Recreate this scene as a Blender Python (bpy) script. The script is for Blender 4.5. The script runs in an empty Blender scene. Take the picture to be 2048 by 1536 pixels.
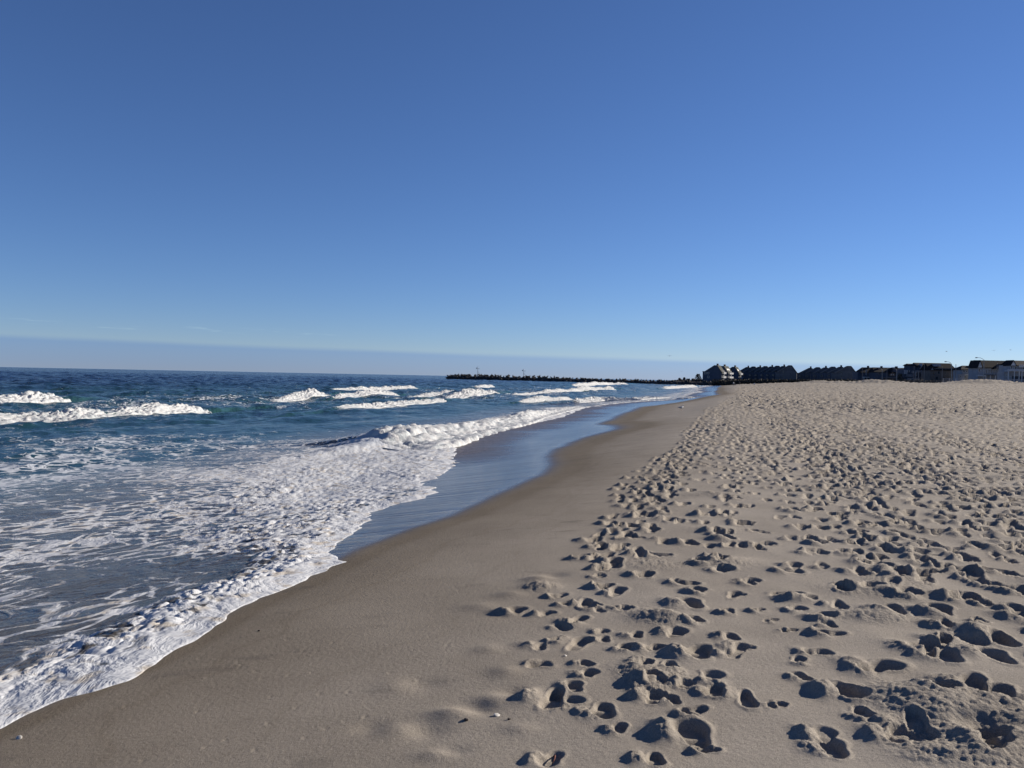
import bpy, bmesh, math, random
import numpy as np
from mathutils import Matrix, Vector
random.seed(7)
RNG = np.random.default_rng(11)
scene = bpy.context.scene
COL = scene.collection
R = math.radians

# ------------------------------------------------------------------ camera
EYE = 1.65                    # camera height over the sand it stands on (sand there is z = 0)
FPX = 1640.0                  # focal length in pixels of the 2048 px wide photograph
cam_d = bpy.data.cameras.new('camera')
cam_d.sensor_width = 36.0
cam_d.lens = FPX / 2048.0 * 36.0
cam_d.clip_start = 0.05
cam_d.clip_end = 90000.0
cam = bpy.data.objects.new('camera', cam_d)
COL.objects.link(cam)
CAMROT = (Matrix.Rotation(R(90.0 - 0.49), 3, 'X') @ Matrix.Rotation(R(1.13), 3, 'Z'))
cam.matrix_world = Matrix.Translation((0, 0, EYE)) @ CAMROT.to_4x4()
scene.camera = cam

# ------------------------------------------------------------------ sky, sun, exposure
SUN_AZ, SUN_EL = R(64.0), R(21.0)      # azimuth to the right of the view direction (+Y)
world = bpy.data.worlds.new('World')
scene.world = world
world.use_nodes = True
wn, wl = world.node_tree.nodes, world.node_tree.links
bg = wn['Background']
sky = wn.new('ShaderNodeTexSky')
sky.sky_type = 'NISHITA'
sky.sun_disc = False
sky.sun_elevation = SUN_EL
sky.sun_rotation = SUN_AZ
sky.altitude = 1500.0
sky.air_density = 1.0
sky.dust_density = 0.0
sky.ozone_density = 7.5
bg.inputs['Strength'].default_value = 0.055


def mnode(tree, op, a, b=None, c=None, clamp=False):
    n = tree.nodes.new('ShaderNodeMath')
    n.operation = op
    n.use_clamp = clamp
    for i, v in enumerate((a, b, c)):
        if v is None:
            continue
        if isinstance(v, (int, float)):
            n.inputs[i].default_value = v
        else:
            tree.links.new(v, n.inputs[i])
    return n.outputs[0]


def maprange(tree, v, a, b, c, d, smooth=True):
    n = tree.nodes.new('ShaderNodeMapRange')
    n.interpolation_type = 'SMOOTHSTEP' if smooth else 'LINEAR'
    for i, k in enumerate((v, a, b, c, d)):
        if isinstance(k, (int, float)):
            n.inputs[i].default_value = k
        else:
            tree.links.new(k, n.inputs[i])
    return n.outputs[0]


def mixcol(tree, fac, a, b, blend='MIX'):
    n = tree.nodes.new('ShaderNodeMix')
    n.data_type = 'RGBA'
    n.blend_type = blend
    for sock, v in ((n.inputs[0], fac), (n.inputs[6], a), (n.inputs[7], b)):
        if isinstance(v, (int, float)):
            sock.default_value = v
        elif isinstance(v, tuple):
            sock.default_value = (*v, 1.0)
        else:
            tree.links.new(v, sock)
    return n.outputs[2]


def noise(tree, vec, scale, detail=4.0, rough=0.5, dist=0.0):
    n = tree.nodes.new('ShaderNodeTexNoise')
    n.inputs['Scale'].default_value = scale
    n.inputs['Detail'].default_value = detail
    n.inputs['Roughness'].default_value = rough
    n.inputs['Distortion'].default_value = dist
    if vec is not None:
        tree.links.new(vec, n.inputs['Vector'])
    return n.outputs['Fac']


def mapping(tree, vec, scale=(1, 1, 1), rot=(0, 0, 0)):
    n = tree.nodes.new('ShaderNodeMapping')
    n.inputs['Scale'].default_value = scale
    n.inputs['Rotation'].default_value = rot
    tree.links.new(vec, n.inputs['Vector'])
    return n.outputs['Vector']


# the far cloud bank low over the sea and the few shreds of cloud above it belong to the sky
wt = world.node_tree
tc = wn.new('ShaderNodeTexCoord')
sep = wn.new('ShaderNodeSeparateXYZ')
wl.new(tc.outputs['Generated'], sep.inputs[0])
top = mnode(wt, 'MULTIPLY_ADD', sep.outputs[0], -0.012, 0.0262)
wob = mnode(wt, 'MULTIPLY_ADD', noise(wt, mapping(wt, tc.outputs['Generated'], (5, 5, 60)), 1.0, 3), 0.003, -0.0015)
top = mnode(wt, 'ADD', top, wob)
dz = mnode(wt, 'SUBTRACT', top, sep.outputs[2])
edge = maprange(wt, dz, -0.0035, 0.0040, 0.0, 1.0)
fade = maprange(wt, dz, 0.0, 0.030, 0.8, 1.0)
bank = mnode(wt, 'MULTIPLY', edge, fade)
skycol = mixcol(wt, bank, sky.outputs[0], mixcol(wt, 1.0, sky.outputs[0], (0.64, 0.75, 0.99), 'MULTIPLY'))
wisp_n = noise(wt, mapping(wt, tc.outputs['Generated'], (22, 22, 330)), 1.0, 5, 0.6)
wisp_band = mnode(wt, 'MULTIPLY', maprange(wt, sep.outputs[2], 0.041, 0.047, 0, 1), maprange(wt, sep.outputs[2], 0.048, 0.054, 1, 0))
wisp = mnode(wt, 'MULTIPLY', mnode(wt, 'MULTIPLY', maprange(wt, wisp_n, 0.54, 0.70, 0.0, 0.6), maprange(wt, sep.outputs[0], -0.12, -0.32, 0.0, 1.0)), wisp_band)
skycol = mixcol(wt, wisp, skycol, mixcol(wt, 1.0, skycol, (1.35, 1.25, 1.12), 'MULTIPLY'))
skycol = mixcol(wt, 1.0, skycol, (1.11, 0.98, 1.03), 'MULTIPLY')
wl.new(skycol, bg.inputs['Color'])

sun_d = bpy.data.lights.new('sun', 'SUN')
sun_d.energy = 4.9
sun_d.angle = R(0.5)
sun_d.color = (1.0, 0.90, 0.77)
sun = bpy.data.objects.new('sun', sun_d)
COL.objects.link(sun)
SUNV = Vector((math.sin(SUN_AZ) * math.cos(SUN_EL), math.cos(SUN_AZ) * math.cos(SUN_EL), math.sin(SUN_EL)))
sun.rotation_euler = SUNV.to_track_quat('Z', 'Y').to_euler()
sun.location = SUNV * 60

vs = scene.view_settings
vs.view_transform = 'Standard'
vs.look = 'None'
vs.exposure = 0.90
vs.gamma = 1.0
vs.use_curve_mapping = False

# ------------------------------------------------------------------ numeric helpers
PERM = RNG.permutation(4096)
GR = RNG.random((4096, 2)) * 2 - 1


def perlin(x, y, seed=0):
    xi = np.floor(x).astype(np.int64)
    yi = np.floor(y).astype(np.int64)
    fx = x - xi
    fy = y - yi
    ux = fx * fx * fx * (fx * (fx * 6 - 15) + 10)
    uy = fy * fy * fy * (fy * (fy * 6 - 15) + 10)

    def g(ix, iy, dx, dy):
        h = PERM[(ix + PERM[(iy + seed * 131) & 4095]) & 4095]
        v = GR[h]
        return v[..., 0] * dx + v[..., 1] * dy
    a = g(xi, yi, fx, fy)
    b = g(xi + 1, yi, fx - 1, fy)
    c = g(xi, yi + 1, fx, fy - 1)
    d = g(xi + 1, yi + 1, fx - 1, fy - 1)
    return 1.4 * ((a + ux * (b - a)) * (1 - uy) + (c + ux * (d - c)) * uy)


def fbm(x, y, octs=4, seed=0, gain=0.5):
    o = 0
    amp = 1.0
    for k in range(octs):
        o = o + amp * perlin(x * 2 ** k, y * 2 ** k, seed + k)
        amp *= gain
    return o


def domes(x, y, seed):
    """rounded bubble heads: height of the tallest dome standing in the neighbouring cells"""
    xi, yi = np.floor(x).astype(np.int64), np.floor(y).astype(np.int64)
    best = np.zeros(x.shape)
    for ox in (-1, 0, 1):
        for oy in (-1, 0, 1):
            h = PERM[(xi + ox + PERM[(yi + oy + 77 * seed) & 4095]) & 4095]
            v = GR[h]
            cx, cy = xi + ox + 0.5 + 0.45 * v[..., 0], yi + oy + 0.5 + 0.45 * v[..., 1]
            rad = 0.45 + 0.4 * ((h % 97) / 97.0)
            q = 1 - ((x - cx) ** 2 + (y - cy) ** 2) / rad ** 2
            best = np.maximum(best, np.sqrt(np.maximum(q, 0)) * rad)
    return best


def sstep(a, b, x):
    t = np.clip((x - a) / (b - a), 0, 1)
    return t * t * (3 - 2 * t)


CR = np.array(CAMROT)


def ray(px, py):
    v = np.array([(px - 1024.0) / FPX, -(py - 768.0) / FPX, -1.0])
    return CR @ v


def at_depth(px, py, D):
    """point on the pixel's ray at distance D ahead"""
    v = ray(px, py)
    v = v * (D / v[1])
    return np.array([v[0], v[1], v[2] + EYE])


# ------------------------------------------------------------------ the beach profile
SHORE = R(15.6)               # the shore runs this much to the right of the view direction
CA, SA = math.cos(SHORE), math.sin(SHORE)
SEA = -1.22                   # still water level


def us(x, y):
    return x * CA - y * SA, x * SA + y * CA


MOUNDS = [(1640, 410, 9, 6, 1.5), (1676, 400, 8, 5, 1.2), (1752, 390, 14, 6, 2.0), (1962, 350, 16, 7, 2.0),
          (1850, 380, 20, 8, 0.25), (1560, 440, 16, 8, 0.3)]


def zbase(x, y):
    u, s = us(x, y)
    w = 0.25 * np.sin(s / 5.3 + 0.8) + 0.5 * np.sin(s / 23.0 + 2.0)
    ub = u + w * sstep(-1.0, -4.0, u)
    k = 0.5
    d = k * np.log1p(np.exp(np.clip((-1.5 - ub) / k, -40, 40)))
    # steep upper face, gentle low-tide terrace, then the bed falling away
    z = np.interp(d, [0, 5.5, 7.0, 13.0, 16.0, 40.0, 90.0], [0, -0.715, -0.86, -1.10, -1.30, -2.6, -4.0])
    land = sstep(-2, 30, u)
    z = z + land * (1.45 * sstep(60, 430, s)) + 1.9 * sstep(25, 150, u)
    for (px, D, wx, wy, h) in MOUNDS:
        mx = (px - 1024) / FPX * D
        z = z + h * np.exp(-((x - mx) / wx) ** 2 - ((y - D) / wy) ** 2)
    return z


def ground_hit(px, py, floor=-99.0):
    v = ray(px, py)
    t = 1.0
    for _ in range(4000):
        p = v * t
        zz = p[2] + EYE
        g = max(float(zbase(np.array(p[0]), np.array(p[1]))), floor)
        if zz <= g:
            break
        t += max(0.01, 0.25 * (zz - g))
    return p[0], p[1]


def pts(pixels, floor=-99.0):
    return np.array([ground_hit(a, b, floor) for a, b in pixels])


def densify(P, step_ratio=0.02, jitter=0.0, seed=3):
    rng = np.random.default_rng(seed)
    out = [P[0]]
    for a, b in zip(P[:-1], P[1:]):
        L = np.linalg.norm(b - a)
        r = max(2.0, np.linalg.norm((a + b) / 2))
        n = max(1, int(L / (step_ratio * r)))
        nrm = np.array([-(b - a)[1], (b - a)[0]]) / max(L, 1e-6)
        for i in range(1, n + 1):
            q = a + (b - a) * i / n
            out.append(q + nrm * rng.normal(0, jitter * r) if i < n else q)
    return np.array(out)


def signed_dist(x, y, P):
    """distance to polyline P (running away from the camera), positive on its seaward (left) side"""
    best = np.full(x.shape, 1e9)
    sgn = np.ones(x.shape)
    tan = np.diff(P, axis=0)
    tan = tan / (np.linalg.norm(tan, axis=1)[:, None] + 1e-12)
    for i in range(len(P) - 1):
        a = P[i]
        d = P[i + 1] - a
        L2 = d @ d + 1e-12
        rx, ry = x - a[0], y - a[1]
        t = (rx * d[0] + ry * d[1]) / L2
        tcl = np.clip(t, 0, 1)
        ex = rx - tcl * d[0]
        ey = ry - tcl * d[1]
        q = ex * ex + ey * ey
        m = q < best
        best = np.where(m, q, best)
        va = tan[max(i - 1, 0)] + tan[i]
        vb = tan[i] + tan[min(i + 1, len(tan) - 1)]
        tx = np.where(t < 0, va[0], np.where(t > 1, vb[0], d[0]))
        ty = np.where(t < 0, va[1], np.where(t > 1, vb[1], d[1]))
        sgn = np.where(m, np.where(tx * ey - ty * ex > 0, 1.0, -1.0), sgn)
    return np.sqrt(best) * sgn


# foam front of the uprush and the edge of the wet film, read from the photograph and laid on the sand
front_px = [(0, 1455), (50, 1428), (130, 1398), (250, 1362), (340, 1302), (432, 1250), (492, 1212), (560, 1182),
            (620, 1152), (702, 1123), (652, 1106), (705, 1066), (745, 1030), (800, 1006), (872, 986), (842, 966),
            (880, 950), (915, 926), (908, 902), (922, 888), (960, 872), (1010, 859), (1062, 848), (1110, 838),
            (1165, 818), (1215, 809), (1300, 802), (1390, 795)]
wet_px = [(0, 1468), (130, 1412), (342, 1312), (495, 1222), (622, 1162), (716, 1118), (770, 1092), (860, 1057), (950, 1029),
          (1040, 985), (1128, 946), (1148, 926), (1141, 910), (1155, 895), (1205, 874), (1282, 853), (1272, 847),
          (1236, 845), (1268, 829), (1304, 813), (1390, 800), (1452, 788)]
FRONT = pts(front_px)
WET = pts(wet_px)
FRONT = np.vstack([[FRONT[0] + np.array([-2.5, -9.0])], [FRONT[0] + np.array([-0.5, -1.2])], FRONT,
                   [[30, 140], [44, 190], [68, 300], [100, 420], [128, 530], [190, 700]]])
WET = np.vstack([[WET[0] + np.array([-2.5, -9.0])], [WET[0] + np.array([-0.5, -1.2])], WET,
                 [[36, 142], [50, 196], [76, 300], [108, 420], [136, 530], [198, 700]]])
FRONT = densify(FRONT, 0.025, 0.0035)
WET = densify(WET, 0.05, 0.001)

# ------------------------------------------------------------------ breaking waves: foot line and foam height in pixels
BREAKERS = [
    dict(px=[(838, 905), (880, 900), (918, 889), (955, 876), (1010, 860), (1062, 848), (1092, 836)],
         h=[30, 42, 46, 30, 22, 18, 12], back=3.2, arm=10.0, cw=2.6, k=1.25, label='tall breaker toppling onto the sand where the smooth wet film begins'),
    dict(px=[(1070, 845), (1092, 836), (1125, 827), (1168, 815)], h=[7, 9, 9, 5], back=3.0, arm=2.0, cw=3.2, k=1.0,
         label='small foaming crest at the outer end of the toppling breaker'),
    dict(px=[(-160, 824), (0, 816), (70, 812), (142, 808)], h=[22, 22, 23, 19], back=5.0,
         label='thick white breaker far out, cut by a dark unbroken swell shoulder'),
    dict(px=[(-160, 856), (0, 845), (150, 841), (290, 832), (425, 822)], h=[20, 21, 20, 18, 13], back=4.0,
         label='very long low line of white surf below the thick outer breaker'),
    dict(px=[(556, 800), (605, 797), (664, 793)], h=[8, 16, 19], back=5.0,
         label='short white breaker with a green swell face on its shoreward end'),
    dict(px=[(650, 784), (740, 781), (838, 777)], h=[7, 12, 12], back=5.0,
         label='outermost short breaker with a bright rounded end, seaward of the others'),
    dict(px=[(676, 797), (735, 795), (800, 790)], h=[8, 12, 11], back=4.0,
         label='thin white crest between the short green-faced breaker and the outermost one'),
    dict(px=[(686, 824), (760, 818), (820, 812), (895, 804)], h=[9, 17, 17, 10], back=4.0,
         label='middle breaker of lumpy foam in front of a dark glassy hollow'),
    dict(px=[(800, 798), (860, 795), (920, 790)], h=[7, 11, 12], back=4.0,
         label='narrow white crest running up to a green wave wall'),
    dict(px=[(905, 797), (950, 793), (1000, 788)], h=[13, 17, 13], back=5.0,
         label='double-peaked breaker spilling beside a smooth green wave wall'),
    dict(px=[(958, 777), (992, 775)], h=[7, 8], back=4.0,
         label='tiny isolated whitecap out between the breakers and the jetty tip'),
    dict(px=[(1020, 789), (1110, 786), (1182, 782)], h=[6, 8, 8], back=4.0,
         label='thin straight white line of surf off the middle of the jetty'),
    dict(px=[(1046, 806), (1078, 804), (1106, 801)], h=[7, 12, 9], back=4.0,
         label='stubby white breaker peeling off a brown-green face'),
    dict(px=[(1096, 803), (1146, 800)], h=[8, 9], back=4.0,
         label='stubby white breaker next along from the one with the brown-green face'),
    dict(px=[(1160, 806), (1210, 803), (1280, 801), (1342, 797)], h=[11, 16, 15, 12], back=3.0,
         label='long bright breaker closing onto the narrow far end of the wet film'),
    dict(px=[(1350, 799), (1378, 797), (1404, 793)], h=[8, 12, 5], back=2.5,
         label='spreading white surf at the inner corner of the beach'),
    dict(px=[(1152, 773), (1203, 771)], h=[7, 7], back=3.0, label='small white crest close under the jetty wall'),
    dict(px=[(1172, 783), (1234, 780)], h=[8, 9], back=3.0, label='low rounded breaker just shoreward of the jetty wall crests'),
    dict(px=[(1205, 771), (1258, 769)], h=[6, 6], back=3.0, label='faint white crest against the foot of the rock jetty'),
    dict(px=[(1335, 778), (1395, 774)], h=[7, 7], back=2.0, label='last line of surf washing the corner of jetty and sand'),
]
for b in BREAKERS:
    P = pts(b['px'], SEA)
    dist = np.linalg.norm(P, axis=1)
    far_ = b['px'][0][0] < 0
    H = np.array(b['h']) * dist / FPX * b.get('k', 0.85 if far_ else 0.58)
    T = np.concatenate([[0], np.cumsum(np.linalg.norm(np.diff(P, axis=0), axis=1))])
    n = max(8, int(T[-1] / 0.4))
    tt = np.linspace(0, T[-1], min(n, 60))
    b['P'] = np.stack([np.interp(tt, T, P[:, 0]), np.interp(tt, T, P[:, 1])], 1)
    b['H'] = np.interp(tt, T, H)
    b['L'] = T[-1]
    b['hm'] = float(H.max())
    # unbroken shoulders carry the swell on past both ends of the foam
    d0 = b['P'][0] - b['P'][1]
    d1 = b['P'][-1] - b['P'][-2]
    e = b.get('arm', max(4.0, 0.8 * b['L']))
    n0 = b['P'][0] + d0 / np.linalg.norm(d0) * e
    n1 = b['P'][-1] + d1 / np.linalg.norm(d1) * e
    core_, hc = b['P'][::4], b['H'][::4]
    fr = np.array([1.0, 0.8, 0.6, 0.4, 0.2])
    ease = (0.5 + 0.5 * np.cos(np.pi * fr))
    a0 = core_[0] + (n0 - core_[0]) * fr[:, None]
    a1 = (b['P'][-1] + (n1 - b['P'][-1]) * fr[:, None])[::-1]
    hs = np.concatenate([hc[0] * ease, hc, [b['H'][-1]], (b['H'][-1] * ease)[::-1]])
    hs = np.convolve(np.pad(hs, 2, 'edge'), [0.1, 0.22, 0.36, 0.22, 0.1], 'valid')
    hs[0] = hs[-1] = 0.0
    b['RP'] = np.vstack([a0, core_, [b['P'][-1]], a1])
    b['RH'] = hs


def ridge(x, y, b):
    """swell under one breaker: height and face factor. foot line = front, crest lies hm*0.9 seaward"""
    P, H = b['RP'], b['RH']
    best = np.full(x.shape, 1e9)
    v = np.zeros(x.shape)
    hh = np.zeros(x.shape)
    for i in range(len(P) - 1):
        a, c = P[i], P[i + 1]
        d = c - a
        L2 = d @ d + 1e-9
        traw = ((x - a[0]) * d[0] + (y - a[1]) * d[1]) / L2
        t = np.clip(traw, 0, 1)
        q = (x - a[0] - t * d[0]) ** 2 + (y - a[1] - t * d[1]) ** 2
        m = q < best
        best = np.where(m, q, best)
        cr = (d[0] * (y - a[1]) - d[1] * (x - a[0])) / math.sqrt(L2)
        v = np.where(m, np.sign(cr) * np.sqrt(q), v)
        hh = np.where(m, H[i] + (H[i + 1] - H[i]) * t, hh)
    hm = b['hm']
    hl_ = np.maximum(hh, 0.5 * hm)
    cw = b.get('cw', 2.5) * hl_
    front = sstep(-0.15 * hl_, cw, v)
    back = np.exp(-(np.maximum(v - cw, 0) / (b['back'] * hl_)) ** 2)
    z = 0.80 * hh * front * back
    face = np.where((v > -0.3 * hm) & (v < 1.3 * hm), 1.0, 0.0) * np.clip(hh / hm, 0, 1)
    return z, face


WAVES = []
wr = np.random.default_rng(5)
for i in range(46):
    lam = 0.9 * (28.0 / 0.9) ** (i / 45.0)
    th = SHORE + R(90) + wr.normal(0, 0.55)          # travelling onto the shore
    k = 2 * math.pi / lam
    WAVES.append((lam, k * math.sin(th), k * math.cos(th), 0.0085 * lam ** 0.85, wr.uniform(0, 6.28)))


def chop(x, y, res):
    z = np.zeros(x.shape)
    for lam, kx, ky, A, ph in WAVES:
        att = sstep(1.6, 3.5, lam / res)
        s = np.sin(kx * x + ky * y + ph + 0.7 * np.sin(0.37 * ky * x - 0.41 * kx * y + ph * 3))
        z = z + A * att * (0.78 - np.sqrt(np.abs(s) + 0.02) + 0.35 * s)
    return z


def sea_surface(x, y, res):
    """height, foam density, shallowness, wave face"""
    rr0 = np.hypot(x, y)
    d = banded(x, y, rr0, FRONT)
    d = d + np.clip(rr0 / 9, 0.6, 2.5) * (0.09 * perlin(x * 1.6, y * 1.6, 61) + 0.05 * perlin(x * 4.5, y * 4.5, 62)) * sstep(3, 0.5, np.abs(d))
    zb = zbase(x, y)
    off = sstep(2.0, 26.0, d)
    z = SEA + chop(x, y, res) * (0.12 + 0.88 * off) * np.clip(0.6 + 0.4 * sstep(0, 120, d), 0, 1) * 1.7
    face = np.zeros(x.shape)
    for b in BREAKERS:
        mg = (2.6 * b['back'] + 3.5) * b['hm'] + 1
        lo = b['RP'].min(0) - mg
        hi = b['RP'].max(0) + mg
        m = (x > lo[0]) & (x < hi[0]) & (y > lo[1]) & (y < hi[1])
        if m.any():
            rz, rf = ridge(x[m], y[m], b)
            z[m] += rz
            face[m] = np.maximum(face[m], rf)
    film = np.where(d > 0, 0.004 + 0.034 * (1 - np.exp(-np.maximum(d, 0) / 0.22)), np.maximum(-0.08, 0.004 + 0.8 * d))
    film = film + 0.05 * sstep(0.5, 5, d)
    zz = zb + film
    k = 0.05
    zmax = np.maximum(z, zz) + k * np.exp(-np.abs(z - zz) / k) * 0.5 * (d > 0.2)
    zmax = np.minimum(zmax, zz + 0.05 + 0.8 * np.maximum(d, 0))      # water climbs off the sand at a slope, never as a wall
    z2 = np.where(d > 0, zmax, zz)
    depth = z2 - zb
    return z2, d, depth, face


# ------------------------------------------------------------------ mesh from a grid
def grid_object(name, X, Y, Z, keep, attrs, mat, kind=None):
    nr, nc = X.shape
    idx = np.arange(nr * nc).reshape(nr, nc)
    q = np.stack([idx[:-1, :-1], idx[:-1, 1:], idx[1:, 1:], idx[1:, :-1]], -1)[keep]
    used = np.zeros(nr * nc, bool)
    used[q.ravel()] = True
    remap = np.cumsum(used) - 1
    q = remap[q]
    co = np.stack([X.ravel()[used], Y.ravel()[used], Z.ravel()[used]], 1)
    a = co[q[0, 1]] - co[q[0, 0]]
    c = co[q[0, 3]] - co[q[0, 0]]
    if np.cross(a, c)[2] < 0:
        q = q[:, ::-1]
    me = bpy.data.meshes.new(name)
    me.vertices.add(len(co))
    me.vertices.foreach_set('co', co.astype(np.float32).ravel())
    me.loops.add(q.size)
    me.loops.foreach_set('vertex_index', q.astype(np.int32).ravel())
    me.polygons.add(len(q))
    me.polygons.foreach_set('loop_start', np.arange(0, q.size, 4, dtype=np.int32))
    me.update(calc_edges=True)
    me.polygons.foreach_set('use_smooth', np.ones(len(q), bool))
    for k, v in attrs.items():
        at = me.attributes.new(k, 'FLOAT', 'POINT')
        at.data.foreach_set('value', v.ravel()[used].astype(np.float32))
    me.validate()
    me.materials.append(mat)
    o = bpy.data.objects.new(name, me)
    COL.objects.link(o)
    if kind:
        o['kind'] = kind
    return o


def polar_axes(r0, fine, cap, r_end, th_lo, th_hi, dth, th_min, th_max, dth2):
    r = [r0]
    while r[-1] < r_end:
        c = r[-1]
        r.append(c + (fine(c) if fine(c) < cap * c else cap * c))
    while r[-1] < r_end * 2.2:
        r.append(r[-1] * 1.03)
    while r[-1] < 40000:
        r.append(r[-1] * 1.25)
    th = np.concatenate([np.arange(th_min, th_lo, dth2), np.arange(th_lo, th_hi, dth), np.arange(th_hi, th_max + 1e-6, dth2)])
    return np.array(r), np.radians(th)


# ------------------------------------------------------------------ materials
def new_mat(name):
    m = bpy.data.materials.new(name)
    m.use_nodes = True
    return m, m.node_tree, m.node_tree.nodes['Principled BSDF']


def attr(tree, name):
    n = tree.nodes.new('ShaderNodeAttribute')
    n.attribute_name = name
    return n.outputs['Fac']


def bump(tree, height, dist, strength=1.0, prev=None):
    n = tree.nodes.new('ShaderNodeBump')
    n.inputs['Distance'].default_value = dist
    if isinstance(strength, (int, float)):
        n.inputs['Strength'].default_value = strength
    else:
        tree.links.new(strength, n.inputs['Strength'])
    tree.links.new(height, n.inputs['Height'])
    if prev is not None:
        tree.links.new(prev, n.inputs['Normal'])
    return n.outputs['Normal']


def sand_material():
    m, t, p = new_mat('beach_sand')
    oc = t.nodes.new('ShaderNodeTexCoord').outputs['Object']
    damp, film = attr(t, 'damp'), attr(t, 'film')
    big = noise(t, oc, 0.9, 5, 0.6)
    grain = noise(t, oc, 260, 3, 0.7)
    speck = noise(t, oc, 95, 2, 0.6)
    dry = mixcol(t, maprange(t, big, 0.3, 0.7, 0, 1), (0.236, 0.213, 0.183), (0.280, 0.255, 0.221))
    dry = mixcol(t, maprange(t, grain, 0.33, 0.67, 0.0, 1.0), mixcol(t, 1.0, dry, (0.62, 0.60, 0.58), 'MULTIPLY'), mixcol(t, 1.0, dry, (1.25, 1.25, 1.25), 'MULTIPLY'))
    dry = mixcol(t, maprange(t, speck, 0.66, 0.74, 0, 0.55), dry, (0.075, 0.065, 0.058))
    heavy = noise(t, mapping(t, oc, (1.6, 4.0, 1.0), (0, 0, R(-15))), 1.0, 4, 0.55)
    # dark heavy-mineral streaks lying on the damp slope
    streak = mnode(t, 'MULTIPLY', maprange(t, heavy, 0.58, 0.75, 0, 0.38), maprange(t, damp, 0.05, 0.4, 0, 1))
    wetc = mixcol(t, 1.0, dry, (0.55, 0.512, 0.455), 'MULTIPLY')
    col = mixcol(t, damp, dry, wetc)
    col = mixcol(t, streak, col, (0.055, 0.050, 0.048))
    turb, loose = attr(t, 'turbid'), attr(t, 'loose')
    col = mixcol(t, film, col, (0.045, 0.036, 0.030))
    col = mixcol(t, turb, col, (0.095, 0.073, 0.056))
    t.links.new(col, p.inputs['Base Color'])
    rs = noise(t, mapping(t, oc, (0.30, 2.4, 1.0), (0, 0, 0)), 1.0, 5, 0.62)
    rough = mnode(t, 'ADD', maprange(t, film, 0.0, 0.8, 0.92, 0.06), mnode(t, 'MULTIPLY', mnode(t, 'MULTIPLY', rs, film), 0.22))
    rough = mnode(t, 'MULTIPLY_ADD', turb, 0.22, rough)
    t.links.new(rough, p.inputs['Roughness'])
    p.inputs['IOR'].default_value = 1.34
    t.links.new(maprange(t, film, 0.0, 0.6, 0.12, 0.7), p.inputs['Specular IOR Level'])
    inv = mnode(t, 'SUBTRACT', 1.0, film)
    h1 = mnode(t, 'MULTIPLY', grain, inv)
    n1 = bump(t, h1, 0.0035, 0.8)
    n1 = bump(t, mnode(t, 'MULTIPLY', noise(t, oc, 38, 4, 0.6), inv), 0.012, maprange(t, loose, 0.1, 0.9, 0.35, 1.0), n1)
    n1 = bump(t, mnode(t, 'MULTIPLY', rs, film), 0.07, 0.6, n1)
    n1 = bump(t, mnode(t, 'MULTIPLY', noise(t, oc, 3.5, 4, 0.6), turb), 0.10, 0.8, n1)
    t.links.new(n1, p.inputs['Normal'])
    return m


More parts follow.
